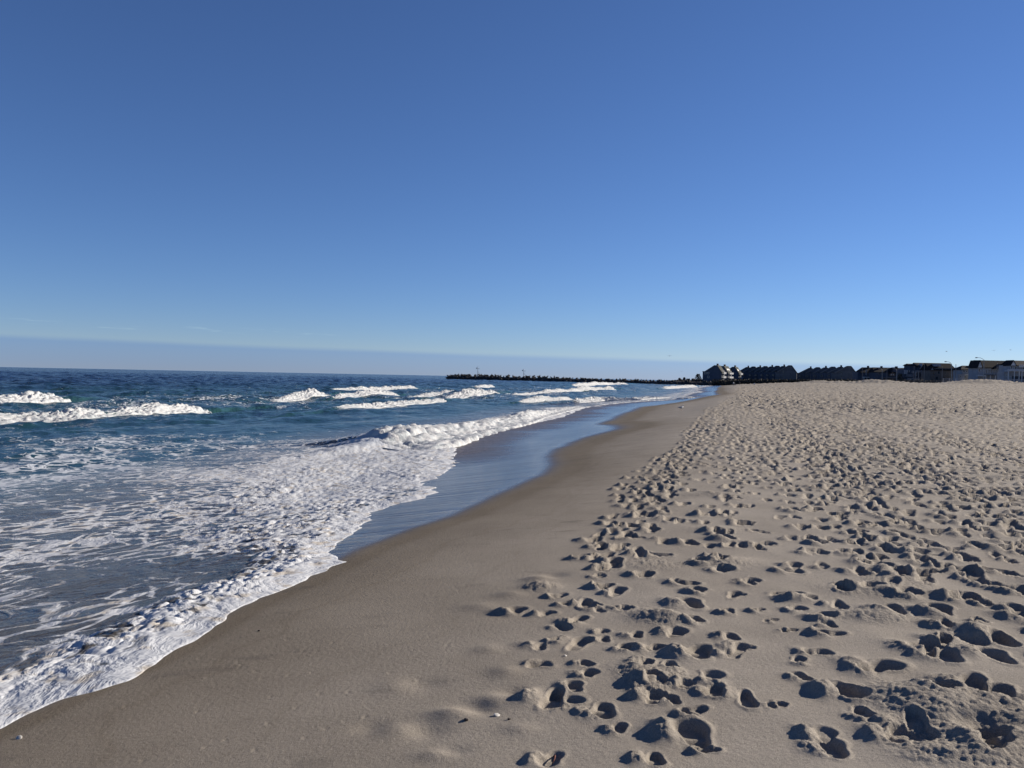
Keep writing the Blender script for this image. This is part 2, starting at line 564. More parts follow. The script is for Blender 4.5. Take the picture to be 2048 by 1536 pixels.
def sea_material():
    m, t, p = new_mat('sea_water')
    oc = t.nodes.new('ShaderNodeTexCoord').outputs['Object']
    foam, shal, face, rough_a = attr(t, 'foam'), attr(t, 'shallow'), attr(t, 'face'), attr(t, 'near')
    rot = (0, 0, SHORE)
    warp = t.nodes.new('ShaderNodeTexNoise')
    warp.inputs['Scale'].default_value = 0.9
    warp.inputs['Detail'].default_value = 3
    t.links.new(oc, warp.inputs['Vector'])
    vm = t.nodes.new('ShaderNodeVectorMath')
    vm.operation = 'MULTIPLY_ADD'
    t.links.new(warp.outputs['Color'], vm.inputs[0])
    vm.inputs[1].default_value = (1.1, 1.1, 0)
    t.links.new(oc, vm.inputs[2])
    wv = vm.outputs[0]
    a = noise(t, mapping(t, wv, (1.0, 0.8, 1.0), rot), 1.5, 6, 0.68)
    b = noise(t, wv, 0.33, 3, 0.5)
    vor = t.nodes.new('ShaderNodeTexVoronoi')
    vor.feature = 'DISTANCE_TO_EDGE'
    vor.inputs['Scale'].default_value = 2.6
    t.links.new(wv, vor.inputs['Vector'])
    lace = maprange(t, vor.outputs['Distance'], 0.0, 0.22, 0.22, 0.0)
    n = mnode(t, 'ADD', mnode(t, 'ADD', a, mnode(t, 'MULTIPLY', mnode(t, 'SUBTRACT', b, 0.5), 0.5)), lace)
    # foam covers the water where the pattern exceeds what the density leaves bare
    th = mnode(t, 'SUBTRACT', mnode(t, 'MULTIPLY_ADD', foam, -0.62, 0.98), maprange(t, foam, 0.78, 1.0, 0.0, 0.3))
    mask = maprange(t, mnode(t, 'SUBTRACT', n, th), -0.03, 0.07, 0.0, 1.0)
    mask = mnode(t, 'MULTIPLY', mask, maprange(t, foam, 0.0, 0.15, 0, 1))
    deep = (0.0032, 0.0105, 0.034)
    teal = (0.0095, 0.035, 0.043)
    mid = maprange(t, shal, 0.0, 0.45, 0.0, 1.0)
    sandy = maprange(t, shal, 0.55, 0.95, 0.0, 1.0)
    col = mixcol(t, mid, deep, teal)
    col = mixcol(t, mnode(t, 'MULTIPLY', face, 0.75), col, (0.030, 0.085, 0.070))  # green glow of light through the wave faces, painted into the water colour
    col = mixcol(t, sandy, col, (0.058, 0.054, 0.050))
    fcol = mixcol(t, maprange(t, noise(t, oc, 4.5, 3, 0.55), 0.52, 0.68, 0, 0.8), (0.45, 0.465, 0.485), (0.34, 0.30, 0.245))
    fcol = mixcol(t, maprange(t, shal, 0.6, 0.95, 0, 1), (0.40, 0.43, 0.47), fcol)
    col = mixcol(t, mask, col, fcol)
    t.links.new(col, p.inputs['Base Color'])
    t.links.new(maprange(t, mask, 0, 1, 0.16, 0.75), p.inputs['Roughness'])
    p.inputs['IOR'].default_value = 1.333
    t.links.new(maprange(t, mask, 0, 1, 0.20, 0.22), p.inputs['Specular IOR Level'])
    rip = noise(t, mapping(t, wv, (1.6, 0.75, 1.0), rot), 1.1, 6, 0.62)
    swell = noise(t, mapping(t, oc, (1.0, 0.45, 1.0), rot), 0.16, 5, 0.6)
    n1 = bump(t, swell, 3.5, maprange(t, rough_a, 0, 1, 1.0, 0.15))
    n1 = bump(t, rip, 0.45, maprange(t, rough_a, 0, 1, 0.9, 0.32), n1)
    n1 = bump(t, noise(t, oc, 20, 2, 0.5), 0.012, mnode(t, 'MULTIPLY_ADD', mask, 0.2, 0.15), n1)
    t.links.new(n1, p.inputs['Normal'])
    return m


def foam_material():
    m, t, p = new_mat('sea_foam')
    oc = t.nodes.new('ShaderNodeTexCoord').outputs['Object']
    c = mixcol(t, maprange(t, noise(t, oc, 2.2, 5, 0.65), 0.4, 0.62, 0, 1), (0.36, 0.385, 0.40), (0.47, 0.47, 0.47))
    t.links.new(c, p.inputs['Base Color'])
    p.inputs['Roughness'].default_value = 0.75
    p.inputs['Specular IOR Level'].default_value = 0.2
    p.inputs['Subsurface Weight'].default_value = 0.0
    n1 = bump(t, noise(t, oc, 9, 5, 0.7), 0.06, 0.7)
    t.links.new(n1, p.inputs['Normal'])
    return m


def plain(name, col, rough=0.7, var=0.15, scale=1.5, spec=0.3, metal=0.0, bumpd=0.0):
    m, t, p = new_mat(name)
    oc = t.nodes.new('ShaderNodeTexCoord').outputs['Object']
    nz = noise(t, oc, scale, 4, 0.6)
    lo = tuple(c * (1 - var) for c in col)
    hi = tuple(min(1, c * (1 + var)) for c in col)
    t.links.new(mixcol(t, maprange(t, nz, 0.3, 0.7, 0, 1), lo, hi), p.inputs['Base Color'])
    p.inputs['Roughness'].default_value = rough
    p.inputs['Specular IOR Level'].default_value = spec
    p.inputs['Metallic'].default_value = metal
    if bumpd:
        t.links.new(bump(t, nz, bumpd, 0.7), p.inputs['Normal'])
    return m


M_SAND, M_SEA, M_FOAM = sand_material(), sea_material(), foam_material()

# ------------------------------------------------------------------ the sand sheet
r_ax, th_ax = polar_axes(1.0, lambda r: 0.012 if r < 3.2 else max(0.0045, 0.75 * r * r / 1312), 0.006, 450,
                         -37, 37, 0.094, -82, 82, 0.5)
RR, TT = np.meshgrid(r_ax, th_ax, indexing='ij')
X, Y = RR * np.sin(TT), RR * np.cos(TT)
ZB = zbase(X, Y)
NR, NC = X.shape
dW = np.full(X.shape, -50.0)
uu, ss = us(X, Y)
nearm = (uu < 4.5) & (uu > -16) & (RR < 700) & (TT > -1.0)
dW[uu <= -16] = 50.0


def banded(x, y, r, P):
    out = np.empty(x.shape)
    pr = np.linalg.norm(P, axis=1)
    edges = [0, 6, 12, 24, 48, 96, 192, 384, 1e9]
    for a, b in zip(edges[:-1], edges[1:]):
        m = (r >= a) & (r < b)
        if not m.any():
            continue
        k = np.where((pr > 0.45 * a - 6) & (pr < 2.2 * b + 6))[0]
        out[m] = signed_dist(x[m], y[m], P[max(0, k[0] - 1):k[-1] + 2])
    return out


dW[nearm] = banded(X[nearm], Y[nearm], RR[nearm], WET)

D = np.zeros_like(X)          # soft relief
DP_ = np.zeros_like(X)        # pits
DM_ = np.zeros_like(X)        # pushed-up sand
PM_ = np.zeros_like(X)        # where a pit is
DIST = np.zeros_like(X)       # how crumbled the sand is


def window(x0, y0, rad):
    r0 = math.hypot(x0, y0)
    t0 = math.atan2(x0, y0)
    i0, i1 = np.searchsorted(r_ax, [r0 - rad, r0 + rad])
    j0, j1 = np.searchsorted(th_ax, [t0 - rad / r0, t0 + rad / r0])
    if i1 - i0 < 2 or j1 - j0 < 2:
        return None
    return (slice(i0, i1), slice(j0, j1))


def stamp_print(x0, y0, ang, L=0.145, W=0.058, depth=0.045, mound=0.03, mang=None, msize=1.0, soft=0.0, rng=RNG):
    """one shoe or foot pit with its rim and the sand pushed out beside it. ang: heading right of +Y"""
    w = window(x0, y0, 2.6 * L + 0.12)
    if w is None:
        return
    dx, dy = X[w] - x0, Y[w] - y0
    # wavy outline
    wx = 0.014 * perlin(X[w] * 9, Y[w] * 9, 3)
    wy = 0.014 * perlin(X[w] * 9, Y[w] * 9, 4)
    dx, dy = dx + wx, dy + wy
    p = dx * math.sin(ang) + dy * math.cos(ang)
    q = dx * math.cos(ang) - dy * math.sin(ang)
    wl_ = W * (1.0 + 0.22 * np.tanh(p / L * 2.0) - 0.16 * np.exp(-(p / (0.45 * L)) ** 2))
    e = (np.abs(p / L) ** 2.4 + np.abs(q / wl_) ** 2.4) ** (1 / 2.4)
    s = 0.17 + soft
    pit = sstep(1.0 + s, 1.0 - s, e)
    arch = 1 - rng.uniform(0.0, 0.65) * np.exp(-((p + 0.12 * L) / (0.30 * L)) ** 2)      # heel and ball sink deeper than the arch
    rim = np.exp(-((e - 1.30 - 0.5 * soft) / (0.22 + 0.5 * soft)) ** 2)
    cr = perlin(X[w] * 22, Y[w] * 22, 9)
    # a later step also flattens what stood there before
    DM_[w] *= 1 - 0.85 * pit
    DP_[w] = np.minimum(DP_[w], -depth * pit * arch * (0.9 + rng.uniform(-0.35, 0.35) * p / L))
    PM_[w] = np.maximum(PM_[w], pit)
    DM_[w] = np.maximum(DM_[w], rim * depth * (0.15 + 0.22 * perlin(X[w] * 7, Y[w] * 7, 6)))
    if mound > 0:
        if mang is None:
            mang = rng.normal(-1.75, 0.6)
        off = (W + 0.45 * L) * (0.85 + 0.5 * rng.random())
        mx, my = x0 + off * math.sin(mang), y0 + off * math.cos(mang)
        ex, ey = X[w] - mx + wx * 1.5, Y[w] - my + wy * 1.5
        a = 0.070 * msize
        b = 0.110 * msize
        pm = ex * math.sin(mang) + ey * math.cos(mang)
        qm = ex * math.cos(mang) - ey * math.sin(mang)
        g = np.exp(-(np.abs(pm / a) ** 2.2 + np.abs(qm / b) ** 2.2)) * (1 - pit)
        DM_[w] = np.maximum(DM_[w], mound * g * (1 + 0.3 * cr))
        DIST[w] += g * (1 - soft)
    DIST[w] += 0.35 * rim * (1 - soft)


def stamp_soft(x0, y0, rx, ry, h):
    w = window(x0, y0, 3 * max(rx, ry))
    if w is None:
        return
    D[w] += h * np.exp(-((X[w] - x0) / rx) ** 2 - ((Y[w] - y0) / ry) ** 2)


def hit0(px, py):
    return ground_hit(px, py)


# pits that can be picked out near the camera: pixel, width in pixels
PITS = """1445 1139 44|1401 1123 40|1369 1167 46|1395 1181 40|1383 1208 66|1454 1222 34|1209 1137 34|1200 1151 30|1117 1192 34
1210 1173 40|1093 1228 32|1134 1208 26|1186 1209 36|1199 1222 26|1251 1218 32|1354 1266 48|1392 1240 36|1125 1255 32|1111 1280 24
1080 1296 28|1203 1263 30|1207 1278 32|1272 1269 36|1251 1296 40|1310 1296 44|1462 1275 40|1398 1305 72|1465 1310 36|1424 1354 54
1079 1331 40|1172 1328 36|1178 1348 40|1149 1375 44|1137 1403 52|1207 1422 62|1307 1363 56|1310 1398 52|1372 1372 34|1430 1385 56
1388 1425 54|1386 1469 86|1415 1500 40|1102 1518 54|1240 1457 34|1310 1521 50|1578 1142 42|1575 1190 54|1625 1196 26|1593 1218 36
1643 1232 46|1659 1251 34|1660 1269 48|1634 1305 46|1596 1321 32|1602 1354 40|1698 1383 70|1724 1427 44|1651 1467 50|1666 1497 66
1806 1476 70|1846 1480 62|1760 1336 90|1850 1292 80|1895 1312 70|1786 1222 72|1742 1178 50|1815 1190 54|1929 1199 76|1882 1222 60
1859 1143 54|1993 1143 46|2005 1278 70|1940 1280 50|1996 1312 64|1946 1368 90|1888 1391 60|1999 1391 80|1990 1479 70|1958 1241 30
2043 1231 50|1750 1129 56|1516 1219 22|1033 1222 40|1340 1333 40|1290 1330 44|1345 1400 40|1500 1160 36|1530 1088 40|1450 1075 44
1380 1085 44|1320 1110 40|1270 1075 36|1640 1085 34|1700 1105 44|1780 1080 60|1900 1098 50|1950 1150 40|1840 1105 40|2020 1100 46
1340 1040 40|1290 1030 40|1235 1060 34|1420 1030 44|1490 1045 36|1580 1020 36|1190 1080 40|1215 1110 36|1160 1115 30|1290 1150 44""".replace('\n', '|').split('|')
prng = np.random.default_rng(21)
for i, it in enumerate(PITS):
    a, b, w_ = map(float, it.split())
    x0, y0 = hit0(a, b)
    wm = w_ * math.hypot(x0, y0) / FPX
    ang = SHORE + prng.normal(0.25, 0.55) + (math.pi if prng.random() < 0.4 else 0)
    L = float(np.clip(wm * 0.56, 0.055, 0.145))
    stamp_print(x0, y0, ang, L=L, W=float(np.clip(wm * 0.36, 0.030, 0.072)), depth=float(np.clip(0.36 * L, 0.02, 0.052)) * prng.uniform(0.9, 1.3),
                mound=float(np.clip(0.38 * L, 0.014, 0.050)) * prng.uniform(0.5, 1.3), mang=prng.normal(-1.9, 0.45), msize=float(np.clip(wm * 4.8, 0.5, 1.25)),
                soft=0.25 if a < 1130 else 0.0, rng=prng)
# dog prints: pairs of small pits
for a, b in ((1495, 1297), (1542, 1240), (1578, 1262), (1554, 1412), (1516, 1219), (1610, 1080), (1240, 1215), (1480, 1190)):
    x0, y0 = hit0(a, b)
    for k in (-1, 1):
        stamp_print(x0 + 0.028 * k, y0 + 0.01 * k, 0.3, L=0.034, W=0.026, depth=0.022, mound=0.006, msize=0.4, rng=prng)
# churned sand low on the right
for a, b, rx, ry, h in ((1838, 1397, .26, .17, .07), (1985, 1420, .3, .2, .05), (1910, 1440, .2, .12, .045), (2040, 1480, .3, .15, .05), (1960, 1455, .12, .1, -.07),
                        (2010, 1405, .15, .12, -.08), (1745, 1180, .3, .2, .05), (1800, 1165, .2, .15, .04), (1930, 1512, .25, .1, .04), (1740, 1235, .2, .12, .045),
                        (1310, 1235, .16, .14, .05), (1345, 1240, .1, .1, .03), (1080, 1175, .13, .12, .045), (1320, 1355, .14, .1, .03), (1290, 1370, .1, .1, .04),
                        (1275, 1340, .1, .08, .03)):
    x0, y0 = hit0(a, b)
    stamp_soft(x0, y0, rx, ry, h * 0.95)
    w = window(x0, y0, 2.5 * rx)
    if w:
        DIST[w] += 1.3 * np.exp(-((X[w] - x0) / (1.2 * rx)) ** 2 - ((Y[w] - y0) / (1.4 * ry)) ** 2)
# old prints washed soft on the damp slope
for a, b, rx, ry, h in ((850, 1462, .10, .09, -.020), (905, 1430, .12, .07, .028), (955, 1418, .09, .09, -.02), (842, 1368, .12, .10, -.014), (795, 1372, .12, .12, .012),
                        (742, 1456, .08, .08, -.012), (800, 1462, .12, .08, .014), (880, 1512, .10, .06, .016), (905, 1505, .07, .06, -.014), (985, 1402, .10, .08, .02),
                        (1030, 1385, .08, .06, -.018), (1010, 1345, .09, .09, .018), (975, 1300, .09, .09, .012), (960, 1215, .14, .1, .016), (1020, 1190, .12, .1, .018),
                        (1075, 1160, .12, .1, .03), (1110, 1150, .1, .1, -.02), (1050, 1290, .07, .07, .016), (1000, 1225, .1, .06, .02), (1040, 1460, .08, .06, .012)):
    x0, y0 = hit0(a, b)
    stamp_soft(x0, y0, rx, ry, h)
# trodden sand everywhere else on the flat: walkers' prints at random
n_done = 0


def walker(u_start, s0, s1, drift, gain0=1.0, step=0.68, soft=0.0):
    global n_done
    back = prng.random() < 0.5
    ph, wl1 = prng.uniform(0, 6.28), prng.uniform(6, 16)
    size = prng.uniform(0.82, 1.15)
    sv, k = s0 + prng.uniform(0, 0.6), 0
    while sv < s1:
        u_ = u_start + drift * (sv - s0) + 0.22 * math.sin(sv / wl1 + ph) + (0.10 if k % 2 else -0.10) + prng.normal(0, 0.04)
        x0, y0 = u_ * CA + sv * SA, -u_ * SA + sv * CA
        k += 1
        sv += step * prng.uniform(0.85, 1.15)
        r0 = math.hypot(x0, y0)
        if y0 < 1.6 or abs(math.atan2(x0, y0)) > 0.72 or r0 > 95:
            continue
        if u_ < -1.75 + 0.3 * math.sin(sv / 3.1) + 0.3 * math.sin(sv / 11.0 + 1.0):
            continue
        if r0 < 7.5 and prng.random() > (0.45 if u_ > 1.4 else 0.25):
            continue                       # the nearest prints are placed one by one above
        g = gain0 * (1 + 0.65 * min(1.0, max(0.0, r0 - 7) / 16)) * prng.uniform(0.7, 1.25)
        big = 1 + 0.20 * min(1.0, max(0.0, r0 - 10) / 40)
        ang = SHORE + math.atan(drift) + prng.normal(0, 0.18) + (math.pi if back else 0)
        stamp_print(x0, y0, ang, L=0.125 * size * big, W=0.050 * size * big, depth=0.042 * g,
                    mound=(0.034 * g if prng.random() < 0.85 else 0.0), msize=prng.uniform(0.5, 0.95) * big, soft=soft, rng=prng)
        n_done += 1


for k in range(9):
    walker(prng.uniform(-1.6, -0.15), -2, 95, prng.normal(0, 0.006))
for k in range(7):
    walker(prng.uniform(0.0, 1.7), -2, 95, prng.normal(0.01, 0.02), 0.8)
for k in range(190):
    ub = 1.5 + 44 * prng.random() ** 1.4
    walker(ub, prng.uniform(-4, 25) if prng.random() < 0.5 else -4, 95, prng.normal(0, 0.03))
for k in range(26):
    walker(prng.uniform(1.5, 9.0), -4, 60, prng.normal(0, 0.05), 1.1)
for k in range(5):
    walker(prng.uniform(-1.6, 0.2), prng.uniform(4, 14), 95, prng.normal(0, 0.004), 0.9)
for k in range(150):                           # kicked-up heaps
    rr_, ta = math.sqrt(prng.uniform(40, 26 ** 2)), prng.uniform(-0.05, 0.66)
    hx, hy = rr_ * math.sin(ta), rr_ * math.cos(ta)
    if us(hx, hy)[0] < -1.2 or -0.1 < us(hx, hy)[0] < 1.3:
        continue
    hr_ = prng.uniform(0.07, 0.2)
    stamp_soft(hx, hy, hr_ * 1.3, hr_, prng.uniform(0.015, 0.045))
    w = window(hx, hy, 3 * hr_)
    if w:
        DIST[w] += 1.2 * np.exp(-((X[w] - hx) / (1.5 * hr_)) ** 2 - ((Y[w] - hy) / (1.3 * hr_)) ** 2)
for k in range(110):                           # people crossing the beach
    s0 = prng.uniform(3, 80)
    walker(prng.uniform(-1, 25), s0, s0 + prng.uniform(6, 22), prng.normal(0, 1.1), step=0.4)
# tiny bird tracks and pebbles' dimples on the smooth slope
for _ in range(60):
    a, b = prng.uniform(250, 1000), prng.uniform(1180, 1530)
    x0, y0 = hit0(a, b)
    if us(x0, y0)[0] < -1.7 and signed_dist(np.array([x0]), np.array([y0]), FRONT)[0] < -0.2:
        stamp_soft(x0, y0, 0.010, 0.012, -0.0035)
        stamp_soft(x0 - 0.018, y0 - 0.004, 0.010, 0.012, 0.0022)

D = D + DP_ + DM_ * (1 - 0.6 * PM_)
D = np.where(D < -0.06, -0.06 + (D + 0.06) * 0.45, D)
D = np.where(D > 0.06, 0.06 + (D - 0.06) * 0.5, D)
DIST = np.clip(DIST, 0, 1.2)
trod = sstep(-1.6, 0.5, uu + 0.4 * np.sin(ss / 3.1))
near = RR < 30
cr = np.zeros_like(X)
cr[near] = 0.6 * fbm(X[near] * 16, Y[near] * 16, 3, 50) + 0.5 * np.abs(perlin(X[near] * 30, Y[near] * 30, 60))
D += DIST * cr * 0.008
nr_ = RR < 9
cr[nr_] = domes(X[nr_] / 0.034, Y[nr_] / 0.034, 5) + 0.6 * domes(X[nr_] / 0.016, Y[nr_] / 0.018, 6) - 0.55
D[nr_] += sstep(0.25, 0.9, DIST[nr_] + 0.3 * perlin(X[nr_] * 6, Y[nr_] * 6, 63)) * cr[nr_] * 0.010
tm_ = (RR < 60) & (trod > 0)
D[tm_] += trod[tm_] * 0.012 * fbm(X[tm_] * 1.4, Y[tm_] * 1.4, 2, 70)
far = sstep(38, 65, RR) * trod * sstep(900, 500, RR)
fm = far > 0
lump = np.zeros_like(X)
lump[fm] = fbm(X[fm] * 2.3, Y[fm] * 1.3, 3, 80, 0.7)
D += far * lump * (0.15 + 0.0008 * RR)
D += sstep(-3, 1, uu) * 0.0
D *= sstep(2500, 700, RR)
Z = ZB + D
# damp and wet film
wob_ = 0.15 * fbm(X[nearm] * 1.2, Y[nearm] * 1.2, 3, 90)
film = np.zeros_like(X)
damp = np.zeros_like(X)
w_ = dW[nearm]
sc_ = np.clip(RR[nearm] / 12.0, 0.35, 3.0)
film[nearm] = sstep(-0.12 * sc_, 0.75 * sc_, w_ + 0.25 * wob_ * sc_)
damp[nearm] = np.clip(0.38 * sstep(-3.4, -1.3, w_ + 1.4 * wob_ + 0.4 * D[nearm] * 20 * 0) + 0.35 * sstep(-1.6, -0.25, w_ + wob_) + 0.5 * sstep(-0.45 * sc_, 0.05, w_ + 0.4 * wob_), 0, 1)
# faint lines left by earlier, higher runs of the wash
for off_, amp_ in ((0.75, 0.13), (1.35, 0.10), (2.1, 0.07)):
    damp[nearm] += amp_ * np.exp(-((w_ + off_ + 2.2 * wob_ + 0.25 * np.sin(ss[nearm] / 1.9 + 3 * off_)) / 0.035) ** 2) * (RR[nearm] < 30)
damp = np.clip(damp, 0, 1) * (1 - 0.75 * np.clip(DIST, 0, 1) * 0.5)
dF = banded(X[nearm], Y[nearm], RR[nearm], FRONT)
turbid = np.zeros_like(X)
turbid[nearm] = film[nearm] * sstep(-3.2, -0.3, dF + 0.9 * fbm(X[nearm] * 0.35, Y[nearm] * 0.35, 2, 95)) * sstep(20, 27, RR[nearm])
# the sand goes on under the shallows only as far as it can matter
dk = (ZB > SEA - 0.55) & (uu > -18)
tmp_ = dk[nearm]
tmp_ &= dF < 1.5
dk[nearm] = tmp_
kq = dk[:-1, :-1] | dk[1:, 1:] | dk[:-1, 1:] | dk[1:, :-1]
sand = grid_object('beach_sand', X, Y, Z, kq, dict(damp=damp, film=film, turbid=turbid, loose=DIST), M_SAND, 'structure')
print('prints', n_done, 'sand quads', kq.sum())
SAND_X, SAND_Y, SAND_D = X, Y, D


def ground_z(x, y):
    r0, t0 = math.hypot(x, y), math.atan2(x, y)
    i = min(max(int(np.searchsorted(r_ax, r0)), 0), NR - 1)
    j = min(max(int(np.searchsorted(th_ax, t0)), 0), NC - 1)
    return float(zbase(np.array(x), np.array(y)) + SAND_D[i, j])


# ------------------------------------------------------------------ the sea
r2, t2 = polar_axes(3.2, lambda r: max(0.010, 0.8 * r * r / 2270), 0.007, 720, -37, 22, 0.115, -84, 30, 0.6)
R2, T2 = np.meshgrid(r2, t2, indexing='ij')
X2, Y2 = R2 * np.sin(T2), R2 * np.cos(T2)
res = np.maximum(0.0074 * R2, 0.06)
Z2, d2, dep2, face2 = sea_surface(X2, Y2, res)
# foam density
u2, s2 = us(X2, Y2)
foam = 0.66 * sstep(7.0, 2.4, d2) + 0.45 * sstep(2.4, 6.5, d2) * sstep(34, 18, d2) * sstep(85, 45, R2)
foam = np.maximum(foam, 0.37 * sstep(90, 20, d2))
big = fbm(X2 * 0.10, Y2 * 0.07, 3, 44)
foam += 0.20 * big * sstep(1.5, 7, d2)
for px, py, rr_, val in ((90, 1200, 1.2, -0.24), (230, 1120, 1.0, -0.20), (20, 1290, 0.8, -0.15), (360, 1165, 0.7, -0.25), (150, 1080, 1.1, -0.15), (640, 838, 8, -0.35), (540, 845, 8, -0.3),
                         (900, 815, 14, -0.4), (250, 1010, 2.0, -0.15), (180, 860, 8, -0.15), (330, 950, 5, 0.16), (700, 930, 4, 0.14), (120, 960, 5, 0.14), (520, 805, 12, 0.2),
                         (620, 1020, 1.8, 0.12), (560, 1090, 1.2, 0.14), (760, 980, 2.5, 0.12), (840, 930, 3.5, 0.2)):
    gx, gy = ground_hit(px, py, SEA)
    foam += val * np.exp(-((X2 - gx) ** 2 + (Y2 - gy) ** 2 * 0.5) / rr_ ** 2)
foam = np.clip(foam, 0, 0.95)
foam = np.maximum(foam, 0.84 * sstep(1.5, 0.5, d2))
foam = np.maximum(foam, sstep(0.5, 0.15, d2 + 0.25 * perlin(X2 * 2.5, Y2 * 2.5, 48)))
for b in BREAKERS:                      # foam trailing seaward of and around every breaker
    lo, hi = b['P'].min(0) - 8 * b['hm'] - 3, b['P'].max(0) + 8 * b['hm'] + 3
    m = (X2 > lo[0]) & (X2 < hi[0]) & (Y2 > lo[1]) & (Y2 < hi[1])
    if m.any():
        v = signed_dist(X2[m], Y2[m], b['P'])
        foam[m] = np.maximum(foam[m], 0.55 * sstep(-1.2 * b['hm'], 0.2 * b['hm'], v) * sstep(7 * b['hm'], 1.0 * b['hm'], v) * (np.abs(v) < 9 * b['hm']))
for b in BREAKERS:
    if 'cw' in b:
        m = (np.abs(X2 - b['P'][:, 0].mean()) < 60) & (np.abs(Y2 - b['P'][:, 1].mean()) < 60)
        v = signed_dist(X2[m], Y2[m], b['P'])
        foam[m] = np.maximum(foam[m], 0.97 * sstep(-2.0, 0.0, v) * sstep(5.5, 2.0, v + 1.2 * perlin(X2[m] * 0.5, Y2[m] * 0.5, 97)))
foam *= 1 - 0.7 * face2 * sstep(12, 18, d2)
foam = np.clip(foam, 0, 1)
# bubble heads of the foam carpet riding on the uprush
carpet = sstep(0.02, 0.5, d2) * sstep(7.5, 2.4, d2) * sstep(60, 25, R2) * (0.12 + 0.88 * sstep(0.45, 0.85, foam))
nm = carpet > 0.001
lp = np.zeros_like(X2)
cl = perlin(X2[nm] * 0.5, Y2[nm] * 0.5, 33)
xa, ya = X2[nm] + 0.05 * perlin(X2[nm] * 5, Y2[nm] * 5, 36), Y2[nm] + 0.05 * perlin(X2[nm] * 5, Y2[nm] * 5, 37)
lp[nm] = (0.050 * domes(xa / 0.105, ya / 0.12, 1) * (0.5 + 0.9 * np.abs(perlin(xa * 2.2, ya * 2.2, 34)))
          + 0.020 * domes(xa / 0.05, ya / 0.06, 2)) * np.clip(0.95 + 0.8 * cl, 0.55, 1.6)
Z2 += carpet * lp
shal = np.clip(0.42 * sstep(150, 25, d2) + 0.50 * sstep(0.6, 0.10, dep2) * sstep(13, 5, d2), 0, 1)
near2 = sstep(120, 20, R2)
zb2 = zbase(X2, Y2)
vis = (Z2 > zb2 - 0.02) & (d2 > -0.12)
kq2 = vis[:-1, :-1] | vis[1:, 1:] | vis[:-1, 1:] | vis[1:, :-1]
sea = grid_object('sea', X2, Y2, Z2, kq2, dict(foam=foam, shallow=shal, face=face2, near=near2), M_SEA, 'structure')
print('sea quads', kq2.sum())

# ------------------------------------------------------------------ breaking waves (foam piled on the swell)
for bi, b in enumerate(BREAKERS):
    P, H, hm = b['P'], b['H'], b['hm']
    nt = int(np.clip(b['L'] / (0.0009 * np.linalg.norm(P.mean(0))), 50, 260))
    nv = 44
    T = np.concatenate([[0], np.cumsum(np.linalg.norm(np.diff(P, axis=0), axis=1))])
    tt = np.linspace(-0.04, 1.04, nt) * T[-1]
    tcl = np.clip(tt, 0, T[-1])
    bx, by, hh = np.interp(tcl, T, P[:, 0]), np.interp(tcl, T, P[:, 1]), np.interp(tcl, T, H)
    tx, ty = np.gradient(bx), np.gradient(by)
    tx = np.convolve(np.pad(tx, 6, 'edge'), np.ones(13) / 13, 'valid')
    ty = np.convolve(np.pad(ty, 6, 'edge'), np.ones(13) / 13, 'valid')
    ln = np.hypot(tx, ty) + 1e-9
    tx, ty = tx / ln, ty / ln
    nx, ny = -ty, tx                                   # seaward
    ext = tt - tcl
    hl_ = np.maximum(np.convolve(np.pad(hh, 8, 'edge'), np.ones(17) / 17, 'valid'), 0.5 * hm)[:, None]
    vv = np.linspace(-0.55, b.get('cw', 2.5) + 1.2, nv)[None, :] * hl_
    gx = (bx + tx * ext)[:, None] + nx[:, None] * vv
    gy = (by + ty * ext)[:, None] + ny[:, None] * vv
    z0, d0, dep0, f0 = sea_surface(gx, gy, np.full(gx.shape, max(0.06, 0.0074 * np.linalg.norm(P.mean(0)))))
    arc = np.concatenate([np.zeros((nt, 1)), np.cumsum(np.hypot(np.diff(vv, axis=1), np.diff(z0, axis=1)), 1)], 1)
    tm = np.broadcast_to(tt[:, None], arc.shape)
    tn = np.linspace(0, 1, nt)[:, None]
    vn = np.linspace(0, 1, nv)[None, :]
    s1 = 1.0 / max(hm, 0.25) * (0.8 if 'cw' in b else 1.0)
    along = fbm(tm * s1 * 0.25, 0 * tm + bi * 7.7, 3, 300 + bi)
    # foam lies thick on face and crest and breaks up towards its rim
    rim_n = fbm(tm * s1 * 1.1, arc * s1 * 1.1, 4, 240 + bi, 0.6)
    body = sstep(0.0, 0.20, vn) * sstep(1.0, 0.55, vn) * sstep(0.0, 0.12, tn) * sstep(1.0, 0.88, tn)
    cover = sstep(0.06, 0.5, body + 0.26 * rim_n)
    ax, ay = tm * s1 * 0.75 + 0.25 * rim_n, arc * s1
    puff = 0.5 * domes(ax * 2.6, ay * 2.6, 40 + bi) + 0.28 * domes(ax * 5.5, ay * 5.5, 70 + bi) + 0.15 * domes(ax * 11.0, ay * 11.0, 90 + bi)
    pk_ = 1.0 if 'cw' in b else 1.55
    th = hl_ * (-0.08 + cover * (0.10 + 0.34 * pk_ * puff * (0.75 + 0.6 * along)))
    crest = np.exp(-((vv - 0.8 * b.get('cw', 2.5) * hl_) / (0.35 * b.get('cw', 2.5) * hl_)) ** 2) * cover
    th = th + hl_ * crest * (0.16 * along * pk_ + 0.22 * pk_ * (puff - 0.45))
    push = hl_ * cover * (0.34 * (puff - 0.35) + 0.10 * crest)
    gx2 = gx - nx[:, None] * push + tx[:, None] * hl_ * 0.12 * cover * rim_n
    gy2 = gy - ny[:, None] * push + ty[:, None] * hl_ * 0.12 * cover * rim_n
    GZ = z0 + th
    keep = np.ones((nt - 1, nv - 1), bool)
    o = grid_object('breaking_wave', gx2, gy2, GZ, keep, {}, M_FOAM)
    o['label'] = b['label']
    o['category'] = 'wave'
    o['group'] = 'breaking waves'

